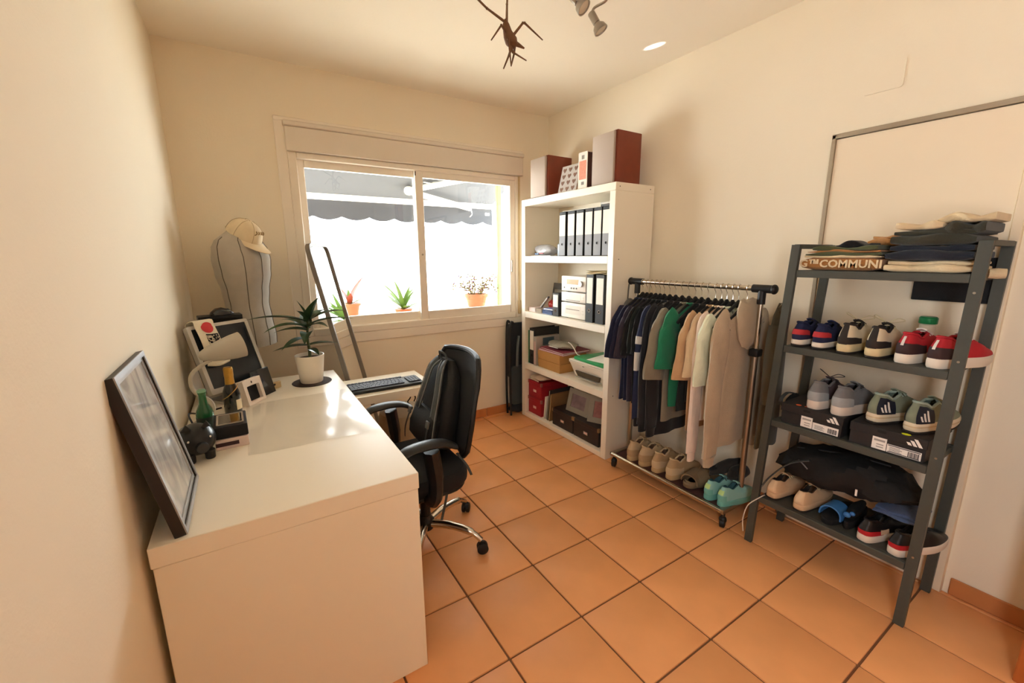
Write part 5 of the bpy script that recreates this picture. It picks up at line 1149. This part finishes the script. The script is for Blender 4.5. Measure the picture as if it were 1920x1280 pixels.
for (y, rz, lb) in ((-.555, -.12, 'red running shoe with dark heel left of its pair'), (-.640, -.26, 'red running shoe at the right end with its toe past the rack leg')):
    shoe('running_shoe', lb, 'shoe', (1.350, y, S2), rz, REDM, SWH, zs=.038, hk=1.0, heel=(DKM, .38, .0, .55), tab=(M('pull_tab_white', 'd9d2cc', .6), .008, .45, .85), group='red running shoes', L=.285, lin_=M('lining_red', '5c1418', .9), rimb=REDM, lace=M('lace_white', 'e0d8cc', .9))
t = thing('shoe_polish_bottle', 'white bottle with a green cap behind the red running shoes', 'bottle', (1.60, -.553, S2 + .068)); ob('body', lathe(B(), [(0, 0), (.022, 0), (.024, .004), (.024, .05), (.018, .056), (0, .056)], 20), M('bottle_cream', 'd8cdb8', .5), t); ob('cap', lathe(B(), [(.027, .056), (.028, .058), (.028, .078), (.024, .083), (0, .083)], 20), M('cap_green', '1c7a46', .35), t)

# third tier: shoe boxes with shoes on top
S3 = .6605
BK = M('shoebox_black', '242223', .6, var=.08); WPR = M('print_white', 'ece6e0', .7); INK = M('print_ink', '3a3a3e', .7); GRYP = M('print_grey', 'a29c98', .7)
def shoebox(lb, ya, yb, tagy, stick, h=.088):
    t = thing('shoe_box', lb, 'box', (1.50, (ya + yb) / 2, S3), 0, 'black shoe boxes'); w = yb - ya
    ob('box_base', bx(-.145, .145, -w / 2 + .003, w / 2 - .003, 0, h - .012, .001), BK, t); l = ob('lid', bx(-.148, .148, -w / 2, w / 2, h - .036, h, .002), BK, t)
    X = -.1482
    for k in range(3):
        hh = .010 + .0085 * k; y0 = -w / 2 + .052 - .015 * k
        ob('stripe_mark', prism(B(), [(0, 0), (.0105, 0), (.0105 - hh * .62, hh), (-hh * .62, hh)], 0, .0006, TR(X, y0, h - .033) @ FACE_NX), WPR, l)
    st = ob('price_sticker', bx(X + .0018, X + .0026, tagy - .022, tagy + .022, .004, .052), WPR, t)
    b = bx(X + .0012, X + .0018, tagy - .017, tagy + .017, .036, .044)
    for k in range(2): bx(X + .0012, X + .0018, tagy - .014, tagy + .008, .022 - .010 * k, .026 - .010 * k, bm=b)
    ob('sticker_text', b, GRYP, st)
    l0, l1 = -w / 2 + .012, tagy - .024
    lb2 = ob('size_label', bx(X + .0020, X + .0026, l0, l1, .004, .036), WPR, t)
    b = bx(X + .0012, X + .0020, l0 + .003, l1 - .003, .031, .034) if stick else B()
    for k in range(10): bx(X + .0012, X + .0020, l0 + .006 + .0032 * k, l0 + .0075 + .0032 * k + .0008 * (k % 3 == 0), .008, .028, bm=b)
    for k in range(4): bx(X + .0012, X + .0020, l1 - .045 + .006 * (k % 2), l1 - .008, .010 + .005 * k, .0115 + .005 * k, bm=b)
    if stick: bx(X + .0012, X + .002, l0 + .004, l1 - .004, .006, .0085, bm=b)
    ob('label_print', b, INK, lb2)
    ob('finger_hole', prism(B(), rrect(.028, .010, .004), 0, .0006, TR(X, .015, h - .012) @ FACE_NX), BLACKM, l)
    if stick: ob('yellow_sticker', prism(B(), [(.011 * math.cos(k * PI / 4), .014 * math.sin(k * PI / 4)) for k in range(8)], 0, .0008, TR(-.136, -w / 2 + .065, h)), M('fluor_yellow', 'd9e81c', .6), l)
    else:
        for q in range(2): ob('orange_mark', prism(B(), [(.011 * (1 - .4 * q) * math.cos(k * PI / 4), .011 * (1 - .4 * q) * math.sin(k * PI / 4)) for k in range(8)], 0, .0008, TR(-.125 + .004 * q, w / 2 - .06 - .028 * q, h)), M('orange_print', 'c8572c', .6), l)
    return t
shoebox('black shoe box with orange marks on its lid under the grey shoes', -.415, -.178, .012, False)
shoebox('black shoe box with a yellow sticker under the green trainers', -.671, -.438, .018, True)
ST = S3 + .0885
GRA = M('knit_grey', '77777a', .85, var=.1, scale=80); GRB = M('heel_light_grey', '9da2a6', .8, var=.08, scale=80); SOG = M('sole_pale', 'd9ccc0', .5); MRN = M('knit_mauve', '54464a', .85)
for (y, lb) in ((-.288, 'grey running shoe on the left box nearest the rack left leg'), (-.378, 'grey running shoe on the left box next to the green trainers')):
    shoe('running_shoe', lb, 'shoe', (1.368, y, ST), -.10, MRN if y > -.3 else GRA, SOG, zs=.042, hk=1.08, heel=(GRA, .32, .5, .95), band=(GRB, .32, .02, .5), lin_=M('lining_mauve', '3c3436', .95), group='grey running shoes', L=.27, bow=(y > -.3), rimb=GRA)
SGE = M('knit_sage', '7f8672', .85, var=.12, scale=80); NVP = M('patch_navy', '1d2230', .6); SMN = M('sage_light', '9fb0a4', .8); SOC = M('sole_boost', 'dccdb4', .55, var=.05)
for (y, rz, lb) in ((-.490, -.25, 'sage green trainer with three white bars left of its pair'), (-.605, -.20, 'sage green trainer with three white bars at the right rack leg')):
    shoe('trainer', lb, 'shoe', (1.386, y, ST), rz, SGE, SOC, zs=.044, hk=1.05, patch=(NVP, .08, .36, .04, .85), logo=WPR, lin_=M('lining_sage', '5c6a60', .9), group='sage trainers', L=.275, rimb=SMN, lace=SMN, foxing=CRM, out=OUTD)
t = thing('black_belt_bag', 'black strap bag behind the left shoe box by the rack leg', 'bag', (1.52, -.150, S3), 0); ob('pouch', blob(B(), (0, -.003, .045), (.07, .020, .045), 41, .06), NYL, t); ob('strap', tube(B(), cr([(-.06, .006, .03), (-.09, .012, .07), (-.05, .008, .10), (0, 0, .092)], 6), .010, 6, flat=.35), STR, t)

# bottom tier
S4 = .2625
PK = M('canvas_pinkbeige', 'cfae8c', .8, var=.06, scale=60); 
for (y, lb) in ((-.178, 'beige low shoe with dark sole under the black bag at the rack left leg'), (-.296, 'beige low shoe with dark sole second on the bottom tier')):
    shoe('low_shoe', lb, 'shoe', (1.356, y, S4), -.04, PK, PK, zs=.038, hk=.80, out=OUTD, group='beige low shoes', L=.26, heel=(M('canvas_beige_light', 'd8bb9a', .8), .12, .1, .95), lin_=M('lining_brown_dark', '332722'), lace=M('lace_cream', 'cfc09a'))
BKL = M('leather_black', '151416', .45, var=.1); SW2 = M('sole_white2', 'dcd2c6', .5)
for (y, rz, lb) in ((-.535, -.22, 'red white and black sneaker left of its pair on the bottom tier'), (-.632, -.26, 'red white and black sneaker at the bottom tier right end')):
    shoe('sneaker', lb, 'shoe', (1.354, y, S4), rz, BKL, SW2, zs=.034, hk=.80, heel=(M('leather_red', 'b51f2a', .5), .34, .0, .38), patch=(M('leather_beige', 'd8b898', .6), .30, .40, .1, .5), group='red and black sneakers', L=.285, lin_=BLACKM, tab=(BKL, .03, .4, 1.0), rimb=BKL, lace=BLACKM)
BLU = M('strap_blue', '3f78b8', .5)
t = thing('flip_flop', 'black flip-flop with a bright blue strap in the middle of the bottom tier', 'sandal', (1.36, -.405, S4), -.05)
ob('footbed', loft(B(), [[Vector((.12 + .125 * k * math.cos(a), .042 * k * math.copysign(abs(math.sin(a)) ** .8, math.sin(a)), z)) for a in [2 * PI * j / 26 for j in range(26)]] for k, z in ((.97, 0), (1, .004), (1, .02), (.97, .023))]), BLACKM, t)
ob('strap', grid(B(), lambda u, v: (.03 + .08 * v, -.040 * math.cos(PI * u), .02 + .050 * math.sin(PI * u) ** .7), 14, 5, .006), BLU, t)
t = thing('blue_trim_sandal', 'black sandal with small blue trims beside the red sneakers', 'sandal', (1.385, -.468, S4), .02)
ob('footbed', loft(B(), [[Vector((.11 + .11 * k * math.cos(a), .022 * k * math.copysign(abs(math.sin(a)) ** .8, math.sin(a)), z)) for a in [2 * PI * j / 24 for j in range(24)]] for k, z in ((.97, 0), (1, .004), (1, .03), (.96, .034))]), BLACKM, t)
ob('upper', blob(B(), (.10, 0, .058), (.09, .021, .03), 44, .05), BLACKM, t); ob('blue_trim', ell(B(), (.012, .004, .062), (.010, .014, .012), 10, 6), BLU, t); ob('blue_trim', ell(B(), (.018, -.012, .072), (.008, .010, .009), 10, 6), BLU, t)
t = thing('blue_towel', 'folded blue cloth lying over the red sneakers', 'cloth', (1.51, -.60, .3755)); wob('fold', slab(-.672, -.535, 1.42, 1.60, .3755, .014, 51, .003), cloth('towel_blue', '47597f', bump=.7), t); wob('fold', slab(-.668, -.54, 1.425, 1.60, .389, .012, 52, .003), cloth('towel_blue', '47597f'), t)
dfl = thing('duffel_bag', 'large black duffel bag slumped over the shoes on the bottom tier', 'bag', (1.52, -.40, .372))
rings = []
for k in range(19):
    t_ = k / 18; y = .265 - .545 * t_
    zb = itp([(0, .03), (.2, .0), (.45, .002), (.75, .035), (1, .075)], t_); zt = itp([(0, .06), (.12, .14), (.3, .165), (.6, .19), (.8, .17), (.93, .115), (1, .09)], t_); hx = itp([(0, .03), (.12, .10), (.5, .12), (.85, .10), (1, .02)], t_)
    rings.append([Vector((hx * math.copysign(abs(math.cos(a)) ** .8, math.cos(a)) - .015 + .012 * math.sin(3 * a + k * .9) + .006 * math.sin(7 * a - k * 1.7), y, (zb + zt) / 2 + (zt - zb) / 2 * math.copysign(abs(math.sin(a)) ** .8, math.sin(a)) + .009 * math.sin(5 * a + k * 1.3))) for a in [2 * PI * j / 24 for j in range(24)]])
ob('bag_body', loft(B(), rings), M('duffel_black', '121213', .8, var=.3, scale=30, bump=.6, bscale=45), dfl)
ob('strap', tube(B(), cr([(-.12, .10, .13), (-.14, .17, .09), (-.155, .235, .0), (-.17, .262, -.06)], 6), .012, 6, flat=.3), STR, dfl)
ob('zip', tube(B(), cr([(-.06, .18, .146), (-.03, 0, .176), (-.03, -.15, .186)], 6), .003, 5), M('zip_dark_grey', '3a3a3c', .4), dfl)
ob('white_tag', box(B(), (-.137, -.085, .07), (.003, .008, .03), .001, m=RM(0, -.1, 0)), WPR, dfl)
ob('cord', tube(B(), cr([(-.10, .17, .12), (-.125, .13, .11), (-.13, .10, .09)], 5), .003, 5), M('cord_grey', '77777a', .7), dfl)
b = tube(B(), cr([(1.362, -.15, .266), (1.330, -.145, .262), (1.318, -.10, .20), (1.316, -.085, .12), (1.324, -.088, .05)], 8), .0026, 6)
tag(ob('white_drawstring', b, M('drawstring_white', 'd9d0c4', .8)), 'white cord hanging from the bottom tier at the rack left leg', 'cord')
